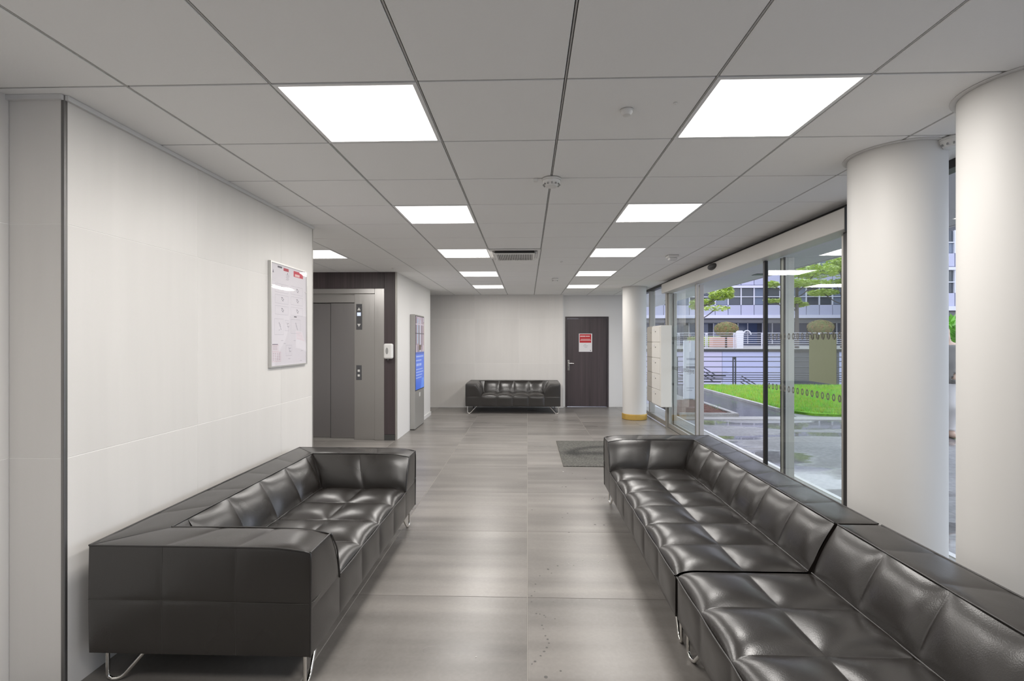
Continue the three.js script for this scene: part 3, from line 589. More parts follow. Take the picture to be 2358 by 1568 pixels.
sofa({ L: 2.22, seats: 6, armB: false, label: 'long black leather sofa with one arm, its back to the entrance glass', pos: [1.685, 0, -4.645], turn: -Math.PI / 2 });
sofa({ L: 2.22, seats: 6, armA: false, label: 'long black leather sofa joined to the one with the arm, its back to the columns', pos: [1.69, 0, -2.408], turn: -Math.PI / 2 });
sofa({ L: 1.95, seats: 4, label: 'black leather sofa standing against the far wall beside the wooden door', pos: [-1.275, 0, -11.12], turn: 0 });

// ---------------------------------------------------------------- ceiling fittings
{
  // cassette air conditioner: the panel fills one cell
  const x = GRID_X - 0.5 * CELL, d = GRID_D + 6.5 * CELL, s = 0.297;
  const t = thing('air_conditioner', 'white ceiling cassette air conditioner with a ribbed grille', 'air conditioner', [x, CEIL, -d]);
  const y = -0.016, z = -0.05;
  mesh('panel', [bx(-s, s, y, -0.001, -s, -0.262, 0.005), bx(-s, s, y, -0.001, 0.262, s, 0.005), bx(-s, -0.262, y, -0.001, -0.262, 0.262, 0.005), bx(0.262, s, y, -0.001, -0.262, 0.262, 0.005)], M.plastic, t);
  mesh('air_duct', bx(-0.225, 0.225, z + 0.012, -0.002, -0.22, 0.22), M.plasticDark, t);
  mesh('grille_frame', [bx(-0.235, 0.235, z, z + 0.012, -0.235, -0.205, 0.003), bx(-0.235, 0.235, z, z + 0.012, 0.205, 0.235, 0.003), bx(-0.235, -0.205, z, z + 0.012, -0.205, 0.205, 0.003), bx(0.205, 0.235, z, z + 0.012, -0.205, 0.205, 0.003)], M.plastic, t);
  for (let i = 0; i < 20; i++) mesh('grille_rib', bx(-0.2 + i * 0.0205, -0.2 + i * 0.0205 + 0.010, z + 0.001, z + 0.012, -0.205, 0.205), M.ceilTrim, t);
  for (const [a, b, c, e] of [[0.24, 0.256, -0.2, 0.2], [-0.256, -0.24, -0.2, 0.2], [-0.2, 0.2, 0.24, 0.256]]) mesh('air_flap', bx(a, b, z + 0.006, y, c, e), M.plastic, t);
}
function detector(px, py, r, h, label, name = 'smoke_detector', cat = 'smoke detector', slots = true) {
  const p = onLevel(px, py, CEIL), t = thing(name, label, cat, [p[0], CEIL - 0.0005, -p[2]]);
  mesh('base', new THREE.LatheGeometry([[0, 0], [r, 0], [r, -h * 0.22], [r * 0.97, -h * 0.3], [0, -h * 0.3]].map(([a, b]) => new THREE.Vector2(Math.max(a, 1e-4), b)), 40), M.plastic, t);
  const body = mesh('sensing_head', new THREE.LatheGeometry([[r * 0.9, -h * 0.3], [r * 0.88, -h * 0.55], [r * 0.62, -h * 0.86], [r * 0.55, -h], [1e-4, -h]].map(([a, b]) => new THREE.Vector2(a, b)), 40), M.plastic, t);
  if (slots) for (let i = 0; i < 12; i++) { const a = (i / 12) * Math.PI * 2, g = new THREE.BoxGeometry(r * 0.34, h * 0.16, r * 0.1); g.rotateZ(-0.9); g.translate(r * 0.77, -h * 0.68, 0); g.rotateY(a); mesh('slot', metric(g), M.plasticGrey, body); }
  return t;
}
const sd = detector(1270, 411, 0.062, 0.055, 'white slotted smoke detector on the central ceiling joint before the air conditioner');
mesh('mounting_clip', bx(-0.115, -0.088, -0.02, 0, -0.012, 0.012, 0.004), M.plastic, sd);
detector(1443, 253, 0.03, 0.026, 'small white dome sensor on the ceiling between the two first light panels', 'presence_sensor', 'sensor', false);
detector(1555, 237, 0.008, 0.006, 'tiny grey indicator stud in the ceiling beside the first light panel', 'indicator_stud', 'indicator', false);
detector(1293, 602, 0.018, 0.012, 'tiny white ceiling stud beyond the air conditioner', 'indicator_stud', 'indicator', false);
detector(1278, 641, 0.055, 0.05, 'small white smoke detector on the ceiling beyond the air conditioner');
detector(2192, 318, 0.06, 0.05, 'white smoke detector half hidden between the two wide columns');
detector(905, 617, 0.02, 0.014, 'tiny white ceiling stud in front of the lift surround', 'indicator_stud', 'indicator', false);
{
  const p = onLevel(1548, 588, CEIL), t = thing('emergency_light', 'small white box-shaped emergency light on the ceiling near the entrance header', 'emergency light', [p[0], CEIL - 0.001, -p[2]]);
  mesh('housing', metric(new RoundedBoxGeometry(0.13, 0.03, 0.13, 2, 0.01).translate(0, -0.015, 0)), M.plastic, t);
  mesh('lens', metric(new RoundedBoxGeometry(0.1, 0.035, 0.07, 3, 0.014).translate(0, -0.045, 0.01)), M.ceilTrim, t);
  mesh('bracket', bx(-0.05, 0.065, -0.006, 0, 0.066, 0.1), M.steelDark, t);
}

// ---------------------------------------------------------------- dirt and drops on the floor tiles
{
  const spots = [[1284, 1303, 5], [1262, 1311, 5], [1270, 1320, 3], [1243, 1326, 3], [1233, 1345, 4], [1231, 1362, 3], [1224, 1372, 4], [1224, 1386, 4], [1235, 1413, 5], [1243, 1414, 4], [1253, 1417, 4], [1256, 1421, 3], [1248, 1440, 5], [1251, 1448, 3], [1256, 1464, 5], [1261, 1472, 5], [1264, 1481, 4], [1259, 1491, 5], [1253, 1500, 5], [1245, 1510, 5], [1232, 1523, 6], [1225, 1529, 4], [1257, 1559, 9], [1291, 1545, 5],
    [1303, 1121, 4], [1295, 1121, 3], [1362, 1150, 3], [1366, 1148, 3], [1392, 1147, 3], [1307, 1182, 4], [1295, 1192, 3], [1225, 1174, 3], [1370, 1208, 5], [1391, 1209, 5], [1310, 1226, 4], [1348, 1102, 3], [1318, 1090, 3], [1410, 1148, 3], [1278, 1425, 3], [1321, 1302, 3], [1274, 1386, 2]];
  const geos = spots.map(([px, py, r]) => { const p = onLevel(px, py, 0), rad = (r * 0.5 * p[2]) / FOCAL, g = new THREE.CircleGeometry(rad, 9); g.scale(1 + rr(-0.2, 0.4), 1, 1); g.rotateX(-Math.PI / 2); g.rotateY(rr(0, 3)); g.translate(p[0], 0.0006, -p[2]); return g; });
  tag(mesh('dirt_specks', geos, std(lin(0.11, 0.105, 0.1), 0.6)), 'dark drops and specks of dirt on the grey floor tiles', 'dirt', null, 'stuff');
  const crumbs = [[1297, 1087, 4], [1310, 1299, 3], [1330, 1292, 3], [1342, 1290, 3], [1378, 1294, 3], [1388, 1290, 3], [1380, 1383, 3], [1096, 1513, 4], [1400, 1280, 3], [1354, 1350, 2], [1460, 1395, 2]];
  const cg = crumbs.map(([px, py, r]) => { const p = onLevel(px, py, 0), rad = (r * 0.4 * p[2]) / FOCAL, g = new THREE.IcosahedronGeometry(rad, 0); g.scale(1.3, 0.5, 1); g.rotateY(rr(0, 3)); g.translate(p[0], rad * 0.42, -p[2]); return g; });
  tag(mesh('light_crumbs', cg, std(lin(0.75, 0.73, 0.7), 0.8)), 'pale crumbs scattered on the grey floor tiles beside the long sofas', 'crumbs', null, 'stuff');
}

// ---------------------------------------------------------------- outside: ground
{
  const G = -0.03, shapeSlab = (pts, y, t, mat, name, label, cat, kind) => {
    const sh = new THREE.Shape(pts.map(([x, d]) => new THREE.Vector2(x, d))), g = new THREE.ExtrudeGeometry(sh, { depth: t, bevelEnabled: false });
    g.rotateX(-Math.PI / 2); g.translate(0, y - t, 0);
    const m = mesh(name, metric(g), mat); if (kind) m.userData = { kind, label }; else tag(m, label, cat); return m;
  };
  shapeSlab([[2.6, -8], [90, -8], [90, 17.2], [2.6, 17.2]], G, 0.2, M.asphalt, 'pavement', 'wet grey asphalt forecourt outside the entrance', '', 'structure');
  shapeSlab([[2.6, -8], [2.98, -8], [2.98, 12], [2.6, 12]], G + 0.014, 0.04, M.concrete, 'door_sill', 'pale stone sill strip outside the glass front', '', 'structure');
  shapeSlab([[2.98, -8], [3.03, -8], [3.03, 12], [2.98, 12]], G + 0.02, 0.05, std(lin(0.8, 0.8, 0.82), 0.3), 'drain_edge', 'white drain edge along the stone sill', '', 'structure');
  shapeSlab([[4.28, 10.1], [5.45, 10.1], [5.45, 17.2], [4.28, 17.2]], G + 0.006, 0.03, M.path, 'footpath', 'dark wet asphalt footpath running beside the lawn', '', 'structure');
  shapeSlab([[3.03, 9.72], [9.0, 9.72], [9.0, 10.1], [3.03, 10.1]], G + 0.012, 0.04, M.concrete, 'kerb_band', 'pale concrete kerb band crossing in front of lawn and planting bed', '', 'structure');
  // lawn
  const lawnPts = [[5.55, 11.0], [5.62, 10.7], [5.85, 10.3], [6.3, 10.16], [22, 10.1], [22, 16.7], [5.55, 16.7]];
  shapeSlab(lawnPts, G + 0.05, 0.1, M.grass, 'lawn', 'bright green lawn between the footpath and the dark railing', 'lawn');
  mesh('lawn_edging', [[[5.45, 11.0], [5.55, 11.0], [5.55, 16.7], [5.45, 16.7]]].map((pts) => { const g = new THREE.ExtrudeGeometry(new THREE.Shape(pts.map(([x, d]) => new THREE.Vector2(x, d))), { depth: 0.06, bevelEnabled: false }); g.rotateX(-Math.PI / 2); g.translate(0, G, 0); return metric(g); }), M.concrete).userData = { kind: 'structure', label: 'pale concrete edging of the lawn' };
  const b = new THREE.BufferGeometry();
  { const P = [], tri = (x, z, a, h) => { const c = Math.cos(a) * 0.006, s = Math.sin(a) * 0.006; P.push(x - c, 0, z - s, x + c, 0, z + s, x + s * 3 * h, h * 0.06, z + c * 3 * h); }; for (let i = 0; i < 7; i++) tri(rr(-0.03, 0.03), rr(-0.03, 0.03), rr(0, 6.3), rr(0.6, 1.3)); b.setAttribute('position', new THREE.BufferAttribute(new Float32Array(P), 3)); b.computeVertexNormals(); }
  const N = 16000, im = new THREE.InstancedMesh(b, M.blade, N), mt = new THREE.Matrix4(), q = new THREE.Quaternion(), up = V(0, 1, 0);
  for (let i = 0; i < N; i++) {
    const d = 10.15 + 6.5 * Math.pow(rnd(), 1.0), x = rr(5.57, 14), s = rr(0.7, 1.4);
    const ok = x > 6.3 || d > 10.16 + (6.3 - x) * 0.9;
    mt.compose(V(x, ok ? G + 0.048 : -0.3, -d), q.setFromAxisAngle(up, rr(0, 6.3)), V(s, s, s)); im.setMatrixAt(i, mt);
    im.setColorAt(i, lin(rr(0.6, 1.45), rr(0.75, 1.2), rr(0.5, 1.6)));
  }
  im.name = 'grass_blades'; shadows(im); scene.add(im); tag(im, 'short grass blades of the bright green lawn', 'grass', null, 'stuff');
  // planting bed left of the path
  const bed = thing('planting_bed', 'brown soil planting bed with a pale kerb beside the footpath', 'planting bed', [0, 0, 0]);
  const ext = (pts, y, t) => { const g = new THREE.ExtrudeGeometry(new THREE.Shape(pts.map(([x, d]) => new THREE.Vector2(x, d))), { depth: t, bevelEnabled: false }); g.rotateX(-Math.PI / 2); g.translate(0, y, 0); return metric(g); };
  mesh('kerb', [ext([[4.18, 10.12], [4.28, 10.12], [4.28, 12.6], [4.18, 12.6]], G, 0.07), ext([[3.1, 10.12], [4.18, 10.12], [4.18, 10.2], [3.1, 10.2]], G, 0.07)], M.concrete, bed);
  const soil = new THREE.PlaneGeometry(1.08, 2.4, 40, 80); soil.rotateX(-Math.PI / 2); { const p = soil.attributes.position; for (let i = 0; i < p.count; i++) p.setY(i, 0.02 + 0.05 * fbm((p.getX(i) + 2) / 8, (p.getZ(i) + 5) / 8, 60, 60, 3, 301)); soil.computeVertexNormals(); } soil.translate(3.64, G, -11.4);
  mesh('soil', metric(soil), M.soil, bed);
  const leafy = (x, d, h, n, sp) => { const P = []; for (let i = 0; i < n; i++) { const a = rr(0, 6.3), e = rr(0.2, 1.2), l = rr(0.04, 0.09) * h * 4, cx = x + rr(-sp, sp), cy = 0.035 + rr(0, h), cz = -d + rr(-sp, sp), dx = Math.cos(a) * Math.cos(e) * l, dz = Math.sin(a) * Math.cos(e) * l, dy = Math.sin(e) * l, w = l * 0.25; P.push(cx, cy, cz, cx + dx * 0.5 - dz / l * w, cy + dy * 0.6, cz + dz * 0.5 + dx / l * w, cx + dx, cy + dy, cz + dz, cx, cy, cz, cx + dx, cy + dy, cz + dz, cx + dx * 0.5 + dz / l * w, cy + dy * 0.6, cz + dz * 0.5 - dx / l * w); } const g = new THREE.BufferGeometry(); g.setAttribute('position', new THREE.BufferAttribute(new Float32Array(P), 3)); g.computeVertexNormals(); return g; };
  const leafM = phy(lin(0.16, 0.36, 0.06), 0.7, { transmission: 0.3, thickness: 0 });
  tag(mesh('ground_cover_plant', leafy(4.02, 10.75, 0.1, 60, 0.12), leafM), 'low green plant at the kerb of the brown planting bed', 'plant');
  tag(mesh('leafy_shrub', leafy(9.2, 12.4, 0.75, 260, 0.35), leafM), 'green shrub on the lawn half hidden behind the door jamb', 'shrub');
  tag(mesh('tall_bush', leafy(18.2, 20.5, 2.1, 2600, 1.3), phy(lin(0.2, 0.5, 0.05), 0.6, { transmission: 0.35, thickness: 0 })), 'tall bright green bush seen in the gap between the two wide columns', 'bush');
  // canopy over the entrance
  const can = struct('canopy');
  mesh('canopy_core', bx(2.56, 4.3, 2.69, 2.95, -8, 17), M.soffit, can);
  for (let d = -8; d < 17; d += 1.25) mesh('soffit_panel', bx(2.57, 4.295, 2.67, 2.689, d + 0.003, d + 1.247), M.soffit, can);
  mesh('fascia', bx(4.3, 4.34, 2.665, 3.1, -8, 17), M.soffit, can);
  mesh('upper_wall', bx(2.55, 2.75, 2.95, 6, -8, 17), M.paint, can);
  for (const [px, py] of [[1750, 632], [1540, 692]]) { const p = onLevel(px, py, 2.668), t = thing('canopy_downlight', px > 1700 ? 'small black recessed light in the canopy soffit above the open doorway' : 'small black recessed light in the canopy soffit beyond the letterboxes', 'downlight', [p[0], 2.668, -p[2]]); mesh('rim', bx(-0.1, 0.1, -0.006, 0, -0.1, 0.1, 0.003), M.plasticDark, t); }
}
// white outdoor sign panel beyond the side glass
{
  const p = onLevel(1574, 920, 0), t = thing('totem_sign', 'white freestanding outdoor sign panel seen through the door sidelight', 'sign', [p[0], -0.03, -p[2]]);
  const tex = canvasTex(256, 640, (c, W, H) => { c.fillStyle = '#dfe1ee'; c.fillRect(0, 0, W, H); c.fillStyle = '#8d92a6'; for (const [x, y, w, h] of [[150, 120, 60, 14], [30, 190, 150, 22], [30, 255, 120, 8], [30, 330, 90, 10], [30, 362, 60, 8], [30, 520, 90, 10], [30, 548, 70, 8]]) for (let i = 0; i < w; i += 20) c.fillRect(x + i, y, 15, h); c.fillStyle = '#7f8090'; c.fillRect(20, 280, 170, 26); });
  mesh('panel', metric(new RoundedBoxGeometry(0.5, 1.5, 0.08, 2, 0.01).translate(0.25, 0.8, 0)), std(lin(0.72, 0.73, 0.82), 0.4), t);
  const g = new THREE.PlaneGeometry(0.48, 1.46); g.translate(0.25, 0.8, 0.0415); mesh('printed_face', g, std(lin(1, 1, 1), 0.5, { map: tex }), t);
  mesh('foot', bx(0.05, 0.45, 0, 0.05, -0.1, 0.1), M.steelDark, t);
}
// railings
function railing(name, d, x0, x1, yb, h, step, rails, label, matPost, matRail) {
  const t = thing(name, label, 'railing', [0, 0, 0]);
  for (let x = x0; x <= x1 + 0.01; x += step) mesh('post', [bx(x - 0.055, x - 0.025, yb, yb + h, d - 0.03, d + 0.03), bx(x + 0.025, x + 0.055, yb, yb + h, d - 0.03, d + 0.03), bx(x - 0.04, x + 0.04, yb + h - 0.1, yb + h, d - 0.02, d + 0.02)], matPost, t);
  for (const y of rails) mesh('rail', metric(new THREE.CylinderGeometry(0.014, 0.014, x1 - x0 + 1, 8).rotateZ(Math.PI / 2).translate((x0 + x1) / 2, yb + y, -d)), matRail, t);
  return t;
}
const railDark = std(lin(0.05, 0.05, 0.07), 0.4), railPale = std(lin(0.55, 0.54, 0.6), 0.4);
railing('garden_railing', 16.9, 3.1, 20.6, 0.0, 0.98, 1.944, [0.97, 0.82, 0.63, 0.44, 0.36, 0.28, 0.21, 0.14], 'dark metal railing with thin horizontal bars behind the lawn', railDark, railDark);

// sunken court, retaining wall and terrace beyond
{
  const DW = 28, yW = 1.06, court = struct('sunken_court');
  mesh('court_floor', bx(-10, 60, -2.2, -2.0, 17.2, DW), M.concrete, court);
  mesh('near_edge', bx(2.6, 90, -2.0, -0.05, 17.2, 17.4), M.concrete, court);
  const xs = [-10, onDepth(1663, 850, DW)[0], onDepth(1797, 850, DW)[0], onDepth(1932, 850, DW)[0], 60];
  const lilac = std(lin(0.47, 0.45, 0.6), 0.6), dark = std(lin(0.09, 0.09, 0.1), 0.6), blue = std(lin(0.4, 0.42, 0.6), 0.6);
  [lilac, blue, dark, blue].forEach((m, i) => mesh('wall_panel', bx(xs[i] + 0.01, xs[i + 1] - 0.01, -2, yW - 0.15, DW, DW + 0.3), m, court));
  mesh('coping', bx(-10, 60, yW - 0.15, yW, DW - 0.06, DW + 0.4), std(lin(0.045, 0.045, 0.045), 0.6), court);
  mesh('terrace', bx(-10, 90, yW - 1, yW - 0.02, DW + 0.3, 52), M.concrete, court);
  // stairs down to the court with two sloping handrails
  const st = thing('court_stairs', 'dark garden stairs with sloping handrails in front of the lilac retaining wall', 'stairs', [0, 0, 0]);
  const a = onDepth(1610, 860, 24), b = onDepth(1663, 884, 24);
  for (let i = 0; i < 7; i++) mesh('step', bx(a[0] - 1, b[0] - 0.02 - i * 0.0, 0.02 - i * 0.17 + 0.0, 0.06 - i * 0.17, 23.2 + i * 0.3, 23.5 + i * 0.3), railDark, st);
  for (const [x0, y0, x1, y1] of [[1603, 836, 1650, 865], [1603, 844, 1648, 872], [1603, 852, 1645, 880], [1708, 866, 1740, 885], [1706, 872, 1730, 886], [1706, 880, 1716, 886]]) { const p = onDepth(x0, y0, 24.2), q = onDepth(x1, y1, 24.2); mesh('handrail', rod([V(p[0], p[1], -24.2), V(q[0], q[1], -24.2)], 0.025), railDark, st); }
  railing('terrace_railing', DW + 0.1, onDepth(1500, 800, DW)[0], onDepth(1500, 800, DW)[0] + 1.55 * 15, yW, 0.92, 1.55, [0.9, 0.78, 0.66, 0.54, 0.42, 0.3, 0.18], 'pale metal railing along the top of the lilac retaining wall', railPale, railPale);
  // clipped round bushes
  const dome = (px, py, r, d, label) => {
    const p = onDepth(px, py, d), g = new THREE.IcosahedronGeometry(r, 5), q = g.attributes.position, v = V(0, 0, 0);
    for (let i = 0; i < q.count; i++) { v.fromBufferAttribute(q, i); const y = v.y < 0 ? v.y * 0.75 : v.y * 0.62; const k = 1 + 0.1 * (fbm((v.x + 3) / 6, (v.y + v.z * 0.7 + 3) / 6, 90, 90, 2, 401) - 0.5) + 0.05 * (hash(i, 3, 5) - 0.5); q.setXYZ(i, v.x * k, y * k, v.z * k); }
    g.computeVertexNormals();
    const t = thing('clipped_bush', label, 'bush', [p[0], yW - 0.02, -d], 0, 'clipped round bushes on the terrace');
    const y = p[1] - (yW - 0.02);
    const C = dataTex(128, 128, (u, v2) => { const k = fbm(u, v2, 40, 40, 2, 411), m = fbm(u, v2, 6, 6, 2, 413); return [0.26 + 0.3 * k + 0.16 * m, 0.34 + 0.3 * k - 0.1 * m, 0.2 + 0.2 * k]; }, true, 1);
    const m = mesh('foliage', metric(g), std(lin(1, 1, 1), 0.9, { map: C }), t); m.position.y = y;
    mesh('stem', metric(new THREE.CylinderGeometry(0.06, 0.08, y, 8).translate(0, y / 2, 0)), std(lin(0.1, 0.07, 0.05), 0.9), t);
  };
  dome(1672, 757, 0.82, 36, 'clipped domed bush of reddish green leaves beside the white terrace sculpture');
  dome(1889, 753, 0.84, 36, 'clipped domed bush of reddish green leaves between the two taller trees');
  // white upright on the terrace
  const s = onDepth(1703, 790, 33), sc = thing('terrace_stand', 'white upright stand with a curved top on the terrace', 'stand', [s[0], yW - 0.02, -33]);
  const sh = new THREE.Shape(); sh.moveTo(-0.2, 0); sh.lineTo(0.2, 0); sh.lineTo(0.22, 1.05); sh.quadraticCurveTo(0.2, 1.15, 0.08, 1.15); sh.lineTo(-0.12, 1.15); sh.quadraticCurveTo(-0.24, 1.12, -0.24, 1.0); sh.closePath();
  mesh('panel', metric(new THREE.ExtrudeGeometry(sh, { depth: 0.08, bevelEnabled: true, bevelSize: 0.01, bevelThickness: 0.01, bevelSegments: 1 })), std(lin(0.6, 0.6, 0.62), 0.5), sc);
  const arc = []; for (let i = 0; i <= 10; i++) arc.push(V(0.22 + 0.25 * (1 - Math.cos((i / 10) * Math.PI)), 0.9 + 0.25 * Math.sin((i / 10) * Math.PI), 0.04));
  mesh('arched_top', new THREE.TubeGeometry(new THREE.CatmullRomCurve3(arc), 20, 0.04, 8), std(lin(0.55, 0.55, 0.6), 0.5), sc);
  const p1 = onDepth(1665, 780, 40), box = thing('brick_planter', 'salmon coloured low planter box on the terrace under the domed bush', 'planter', [p1[0], yW - 0.02, -40]);
  mesh('wall', bx(-0.95, 0.95, 0, 0.75, -0.4, 0.4, 0.02), std(lin(0.5, 0.32, 0.26), 0.8), box);
  const p2 = onDepth(1630, 778, 42), hed = thing('low_hedge', 'yellow green low hedge on the terrace', 'hedge', [p2[0], yW - 0.02, -42]);
  mesh('foliage', bx(-1.6, 1.0, 0, 0.85, -0.5, 0.5, 0.15), std(lin(0.36, 0.42, 0.14), 0.9), hed);
}
// trees on the terrace
{
  const bark = std(lin(0.10, 0.085, 0.085), 0.9), leafMat = phy(lin(0.44, 0.56, 0.09), 0.7, { transmission: 0.45, thickness: 0 });
  function tree(pxTrunk, d, clumps, top, label) {
    const b = onDepth(pxTrunk, 790, d), t = thing('garden_tree', label, 'tree', [b[0], 1.03, -d], 0, 'light green trees on the terrace');
    const yTop = onDepth(pxTrunk, top, d)[1] - 1.03, k = d / FOCAL, P = [], br = [];
    mesh('trunk', metric(new THREE.CylinderGeometry(0.09, 0.14, yTop, 10).translate(0, yTop / 2, 0)), bark, t);
    for (const [px, py, rx, ry, n] of clumps) {
      const c = onDepth(px, py, d), x = c[0] - b[0], y = c[1] - 1.03, z = rr(-1, 1);
      br.push(new THREE.TubeGeometry(new THREE.QuadraticBezierCurve3(V(0, Math.min(yTop, y - 0.3) * 0.85, 0), V(x * 0.4, y * 0.8, z * 0.3), V(x, y, z)), 8, 0.035, 5));
      for (let i = 0; i < n; i++) {
        const a = rr(0, 6.283), q = Math.sqrt(rnd()), cx = x + Math.cos(a) * q * rx * k, cy = y + rr(-1, 1) * ry * k * Math.sqrt(1 - q * q * 0.8), cz = z + Math.sin(a) * q * rx * k, s = rr(0.09, 0.19), a2 = rr(0, 6.3), e = rr(-0.5, 0.5), ux = Math.cos(a2) * Math.cos(e) * s, uy = Math.sin(e) * s, uz = Math.sin(a2) * Math.cos(e) * s, wx = -Math.sin(a2) * s * 0.4, wy = rr(-0.3, 0.3) * s, wz = Math.cos(a2) * s * 0.4;
        P.push(cx - ux, cy - uy, cz - uz, cx + wx, cy + wy, cz + wz, cx + ux, cy + uy, cz + uz, cx - ux, cy - uy, cz - uz, cx + ux, cy + uy, cz + uz, cx - wx, cy - wy, cz - wz);
      }
    }
    mesh('branches', br, bark, t);
    const g = new THREE.BufferGeometry(); g.setAttribute('position', new THREE.BufferAttribute(new Float32Array(P), 3)); g.computeVertexNormals(); g.setAttribute('uv', new THREE.BufferAttribute(new Float32Array((P.length / 3) * 2), 2));
    mesh('foliage', g, leafMat, t);
  }
  tree(1615, 34, [[1625, 695, 26, 9, 500], [1660, 680, 26, 12, 700], [1672, 668, 18, 10, 420], [1614, 705, 18, 6, 200], [1640, 712, 30, 6, 160]], 690, 'light green thin-trunked tree next to the bush by the white stand');
  tree(1835, 33, [[1815, 692, 24, 7, 420], [1845, 700, 22, 6, 360], [1822, 655, 28, 9, 420], [1875, 652, 34, 8, 460], [1900, 620, 44, 18, 900], [1850, 630, 30, 10, 300], [1780, 655, 14, 8, 200], [1790, 690, 16, 6, 200]], 650, 'light green tree with several bare branches seen through the sliding leaf');
  tree(1940, 35, [[1905, 672, 30, 8, 500], [1935, 610, 30, 18, 800], [1930, 650, 20, 8, 320], [1960, 665, 26, 14, 400], [1970, 620, 40, 20, 500]], 640, 'light green tree with a dark trunk seen at the end of the sliding leaf');
}
// office building across the garden, and its nearer wing
function office(name, d, x0, x1, label, deep) {
  const t = thing(name, label, 'building', [0, 0, 0]), bay = 1.28, white = std(lin(0.62, 0.61, 0.74), 0.5), panelM = [std(lin(0.43, 0.43, 0.58), 0.5), std(lin(0.4, 0.41, 0.54), 0.5)], frame = std(lin(0.62, 0.62, 0.7), 0.4), paneM = [std(lin(0.05, 0.06, 0.08), 0.06), std(lin(0.16, 0.19, 0.26), 0.08), std(lin(0.08, 0.09, 0.1), 0.06)];
  mesh('core', bx(x0, x1, 3.72, 11.2, d + 0.25, d + deep), std(lin(0.1, 0.1, 0.12), 0.8), t);
  mesh('soffit', bx(x0, x1, 3.4, 3.75, d + 0.3, d + 4), std(lin(0.2, 0.2, 0.22), 0.8), t);
  mesh('ground_floor_wall', bx(x0, x1, 0.8, 3.72, d + 3.0, d + 3.4), std(lin(0.05, 0.055, 0.09), 0.5), t);
  mesh('ledge', bx(x0, x1, 3.8, 4.12, d - 0.15, d + 0.4), white, t);
  mesh('fascia', bx(x0, x1, 6.83, 7.06, d - 0.12, d + 0.4), white, t);
  mesh('roof_edge', bx(x0, x1, 10.6, 11.4, d - 0.12, d + 0.4), white, t);
  const pG = slab(bay - 0.05, 0.98, 0.1, 0.01), wU = slab(bay - 0.1, 0.83, 0.05, 0.005), wL = slab(bay - 0.1, 0.76, 0.05, 0.005);
  let i = 0;
  for (let x = x0 + bay / 2; x < x1; x += bay, i++) for (const f of [0, 1]) {
    const y = f * 2.98;
    const p = mesh('facade_panel', pG, panelM[i % 2], t); p.position.set(x, y + 4.62, -d);
    const a = mesh('window_pane', wU, paneM[(i * 7 + f) % 3], t); a.position.set(x, y + 6.4, -(d + 0.12));
    const b = mesh('window_pane', wL, paneM[(i * 5 + 1 + f) % 3 ? 0 : 1], t); b.position.set(x, y + 5.53, -(d + 0.12));
    mesh('mullion', bx(x - bay / 2 - 0.045, x - bay / 2 + 0.045, y + 5.12, y + 6.84, d - 0.02, d + 0.14), frame, t);
  }
  for (const y of [5.93, 8.91]) mesh('transom', bx(x0, x1, y - 0.03, y + 0.04, d - 0.01, d + 0.13), frame, t);
  for (let x = x0 + 1.9; x < x1; x += 2 * bay) { const g = mesh('ground_window', bx(x - 1.0, x + 1.0, 1.3, 3.5, d + 2.9, d + 3.0), std(lin(0.07, 0.09, 0.17), 0.1), t); mesh('glazing_bar', [bx(x - 1.05, x - 0.97, 1.2, 3.6, d + 2.82, d + 2.95), bx(x - 1, x + 1, 2.3, 2.38, d + 2.84, d + 2.92), bx(x - 0.04, x + 0.04, 1.2, 3.5, d + 2.84, d + 2.92)], frame, g); }
}
office('office_building', 50, 6, 46.96, 'long pale office building with rows of windows across the garden', 8);
office('office_wing', 38, 28.2, 44, 'nearer wing of the pale office building seen between the wide columns', 3.5);

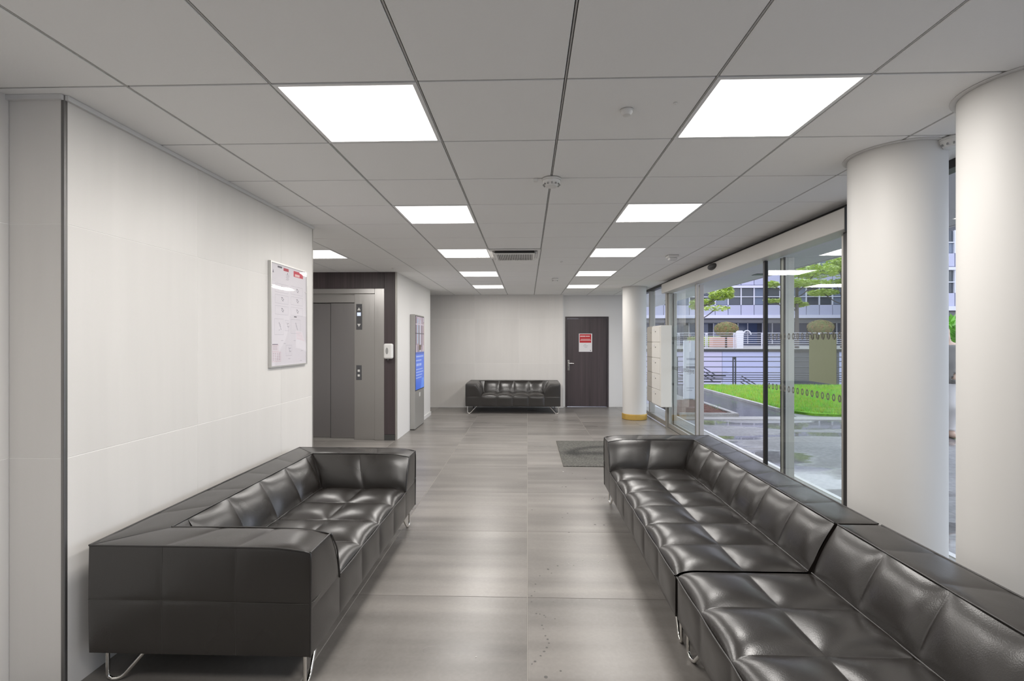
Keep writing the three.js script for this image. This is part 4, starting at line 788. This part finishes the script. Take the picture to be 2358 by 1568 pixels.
// passer-by outside, mostly hidden by the column
{
  const at = [6.58, -0.02, -8.05], R = 72, S = 1.0, mc = (bones, cut, mat, name, parent) => {
    const m = new MarchingCubes(R, new THREE.MeshStandardMaterial(), false, false, 120000); m.isolation = 0;
    for (let k = 0; k < R; k++) for (let j = 0; j < R; j++) for (let i = 0; i < R; i++) {
      const p = V((i / R - 0.5) * 2 * S, (j / R - 0.5) * 2 * S + 0.92, (k / R - 0.5) * 2 * S); let acc = 0; const K = 26;
      for (const [a, b, ra, rb] of bones) { const ab = b.clone().sub(a), h = clamp(p.clone().sub(a).dot(ab) / ab.lengthSq()), dd = p.distanceTo(a.clone().addScaledVector(ab, h)) - mix(ra, rb, h); acc += Math.exp(-K * dd); }
      let f = -(-Math.log(acc + 1e-30) / K); if (!cut(p)) f = Math.min(f, -0.02); m.field[i + j * R + k * R * R] = f;
    }
    m.update();
    const n = m.count, g = new THREE.BufferGeometry(), P = new Float32Array(n * 3), Nn = m.normalArray.slice(0, n * 3);
    for (let i = 0; i < n; i++) { P[i * 3] = m.positionArray[i * 3] * S; P[i * 3 + 1] = m.positionArray[i * 3 + 1] * S + 0.92; P[i * 3 + 2] = m.positionArray[i * 3 + 2] * S; }
    g.setAttribute('position', new THREE.BufferAttribute(P, 3)); g.setAttribute('normal', new THREE.BufferAttribute(new Float32Array(Nn), 3));
    return metric(g);
  };
  const t = thing('person', 'person in a dark grey jacket and pale trousers walking outside behind the column', 'person', at, -0.3);
  const all = () => true, hip = 0.9;
  const legs = [[V(0.09, hip, 0), V(0.12, 0.5, 0.08), 0.1, 0.068], [V(0.12, 0.5, 0.08), V(0.13, 0.08, -0.06), 0.065, 0.045], [V(-0.09, hip, 0), V(-0.1, 0.5, -0.02), 0.1, 0.068], [V(-0.1, 0.5, -0.02), V(-0.1, 0.08, 0.1), 0.065, 0.045], [V(0.13, 0.04, -0.08), V(0.14, 0.03, 0.1), 0.04, 0.032], [V(-0.1, 0.04, 0.07), V(-0.1, 0.03, 0.24), 0.04, 0.032]];
  const torso = [[V(0, hip, 0), V(0, 1.2, 0), 0.145, 0.15], [V(0, 1.2, 0), V(0, 1.38, 0), 0.15, 0.13], [V(-0.15, 1.4, 0), V(0.15, 1.4, 0), 0.075, 0.075], [V(0.2, 1.38, 0), V(0.3, 1.12, -0.06), 0.062, 0.05], [V(0.3, 1.12, -0.06), V(0.16, 0.98, 0.16), 0.048, 0.036], [V(-0.2, 1.38, 0), V(-0.27, 1.1, -0.04), 0.062, 0.05], [V(-0.27, 1.1, -0.04), V(-0.22, 0.88, 0.1), 0.048, 0.036]];
  const head = [[V(0, 1.42, 0.0), V(0, 1.53, 0.02), 0.055, 0.052], [V(0, 1.6, 0.03), V(0, 1.68, 0.02), 0.072, 0.088], [V(0, 1.61, 0.1), V(0, 1.585, 0.115), 0.012, 0.016]];
  const hand = [[V(0.16, 0.98, 0.16), V(0.1, 0.94, 0.2), 0.036, 0.03], [V(-0.22, 0.88, 0.1), V(-0.21, 0.78, 0.13), 0.036, 0.03]];
  const whole = [...legs, ...torso, ...head, ...hand], bare = (p) => hand.every(([a, b]) => p.distanceTo(a.clone().lerp(b, 0.7)) > 0.075);
  mesh('body', mc(whole, all), std(lin(0.5, 0.36, 0.29), 0.6), t);
  const puff = (bones, e) => bones.map(([a, b, ra, rb]) => [a, b, ra + e, rb + e]);
  mesh('jacket', mc(puff(whole, 0.02), (p) => p.y > 0.84 && p.y < 1.46 && bare(p)), std(lin(0.16, 0.155, 0.15), 0.85), t);
  mesh('trousers', mc(puff(whole, 0.014), (p) => p.y > 0.09 && p.y < 0.87 && bare(p)), std(lin(0.62, 0.6, 0.6), 0.85), t);
  mesh('hair', mc([[V(0, 1.7, 0), V(0, 1.68, -0.02), 0.095, 0.09]], (p) => p.y > 1.62 && (p.z < 0.06 || p.y > 1.73)), std(lin(0.04, 0.03, 0.025), 0.7), t);
}

renderer.render(scene, camera);
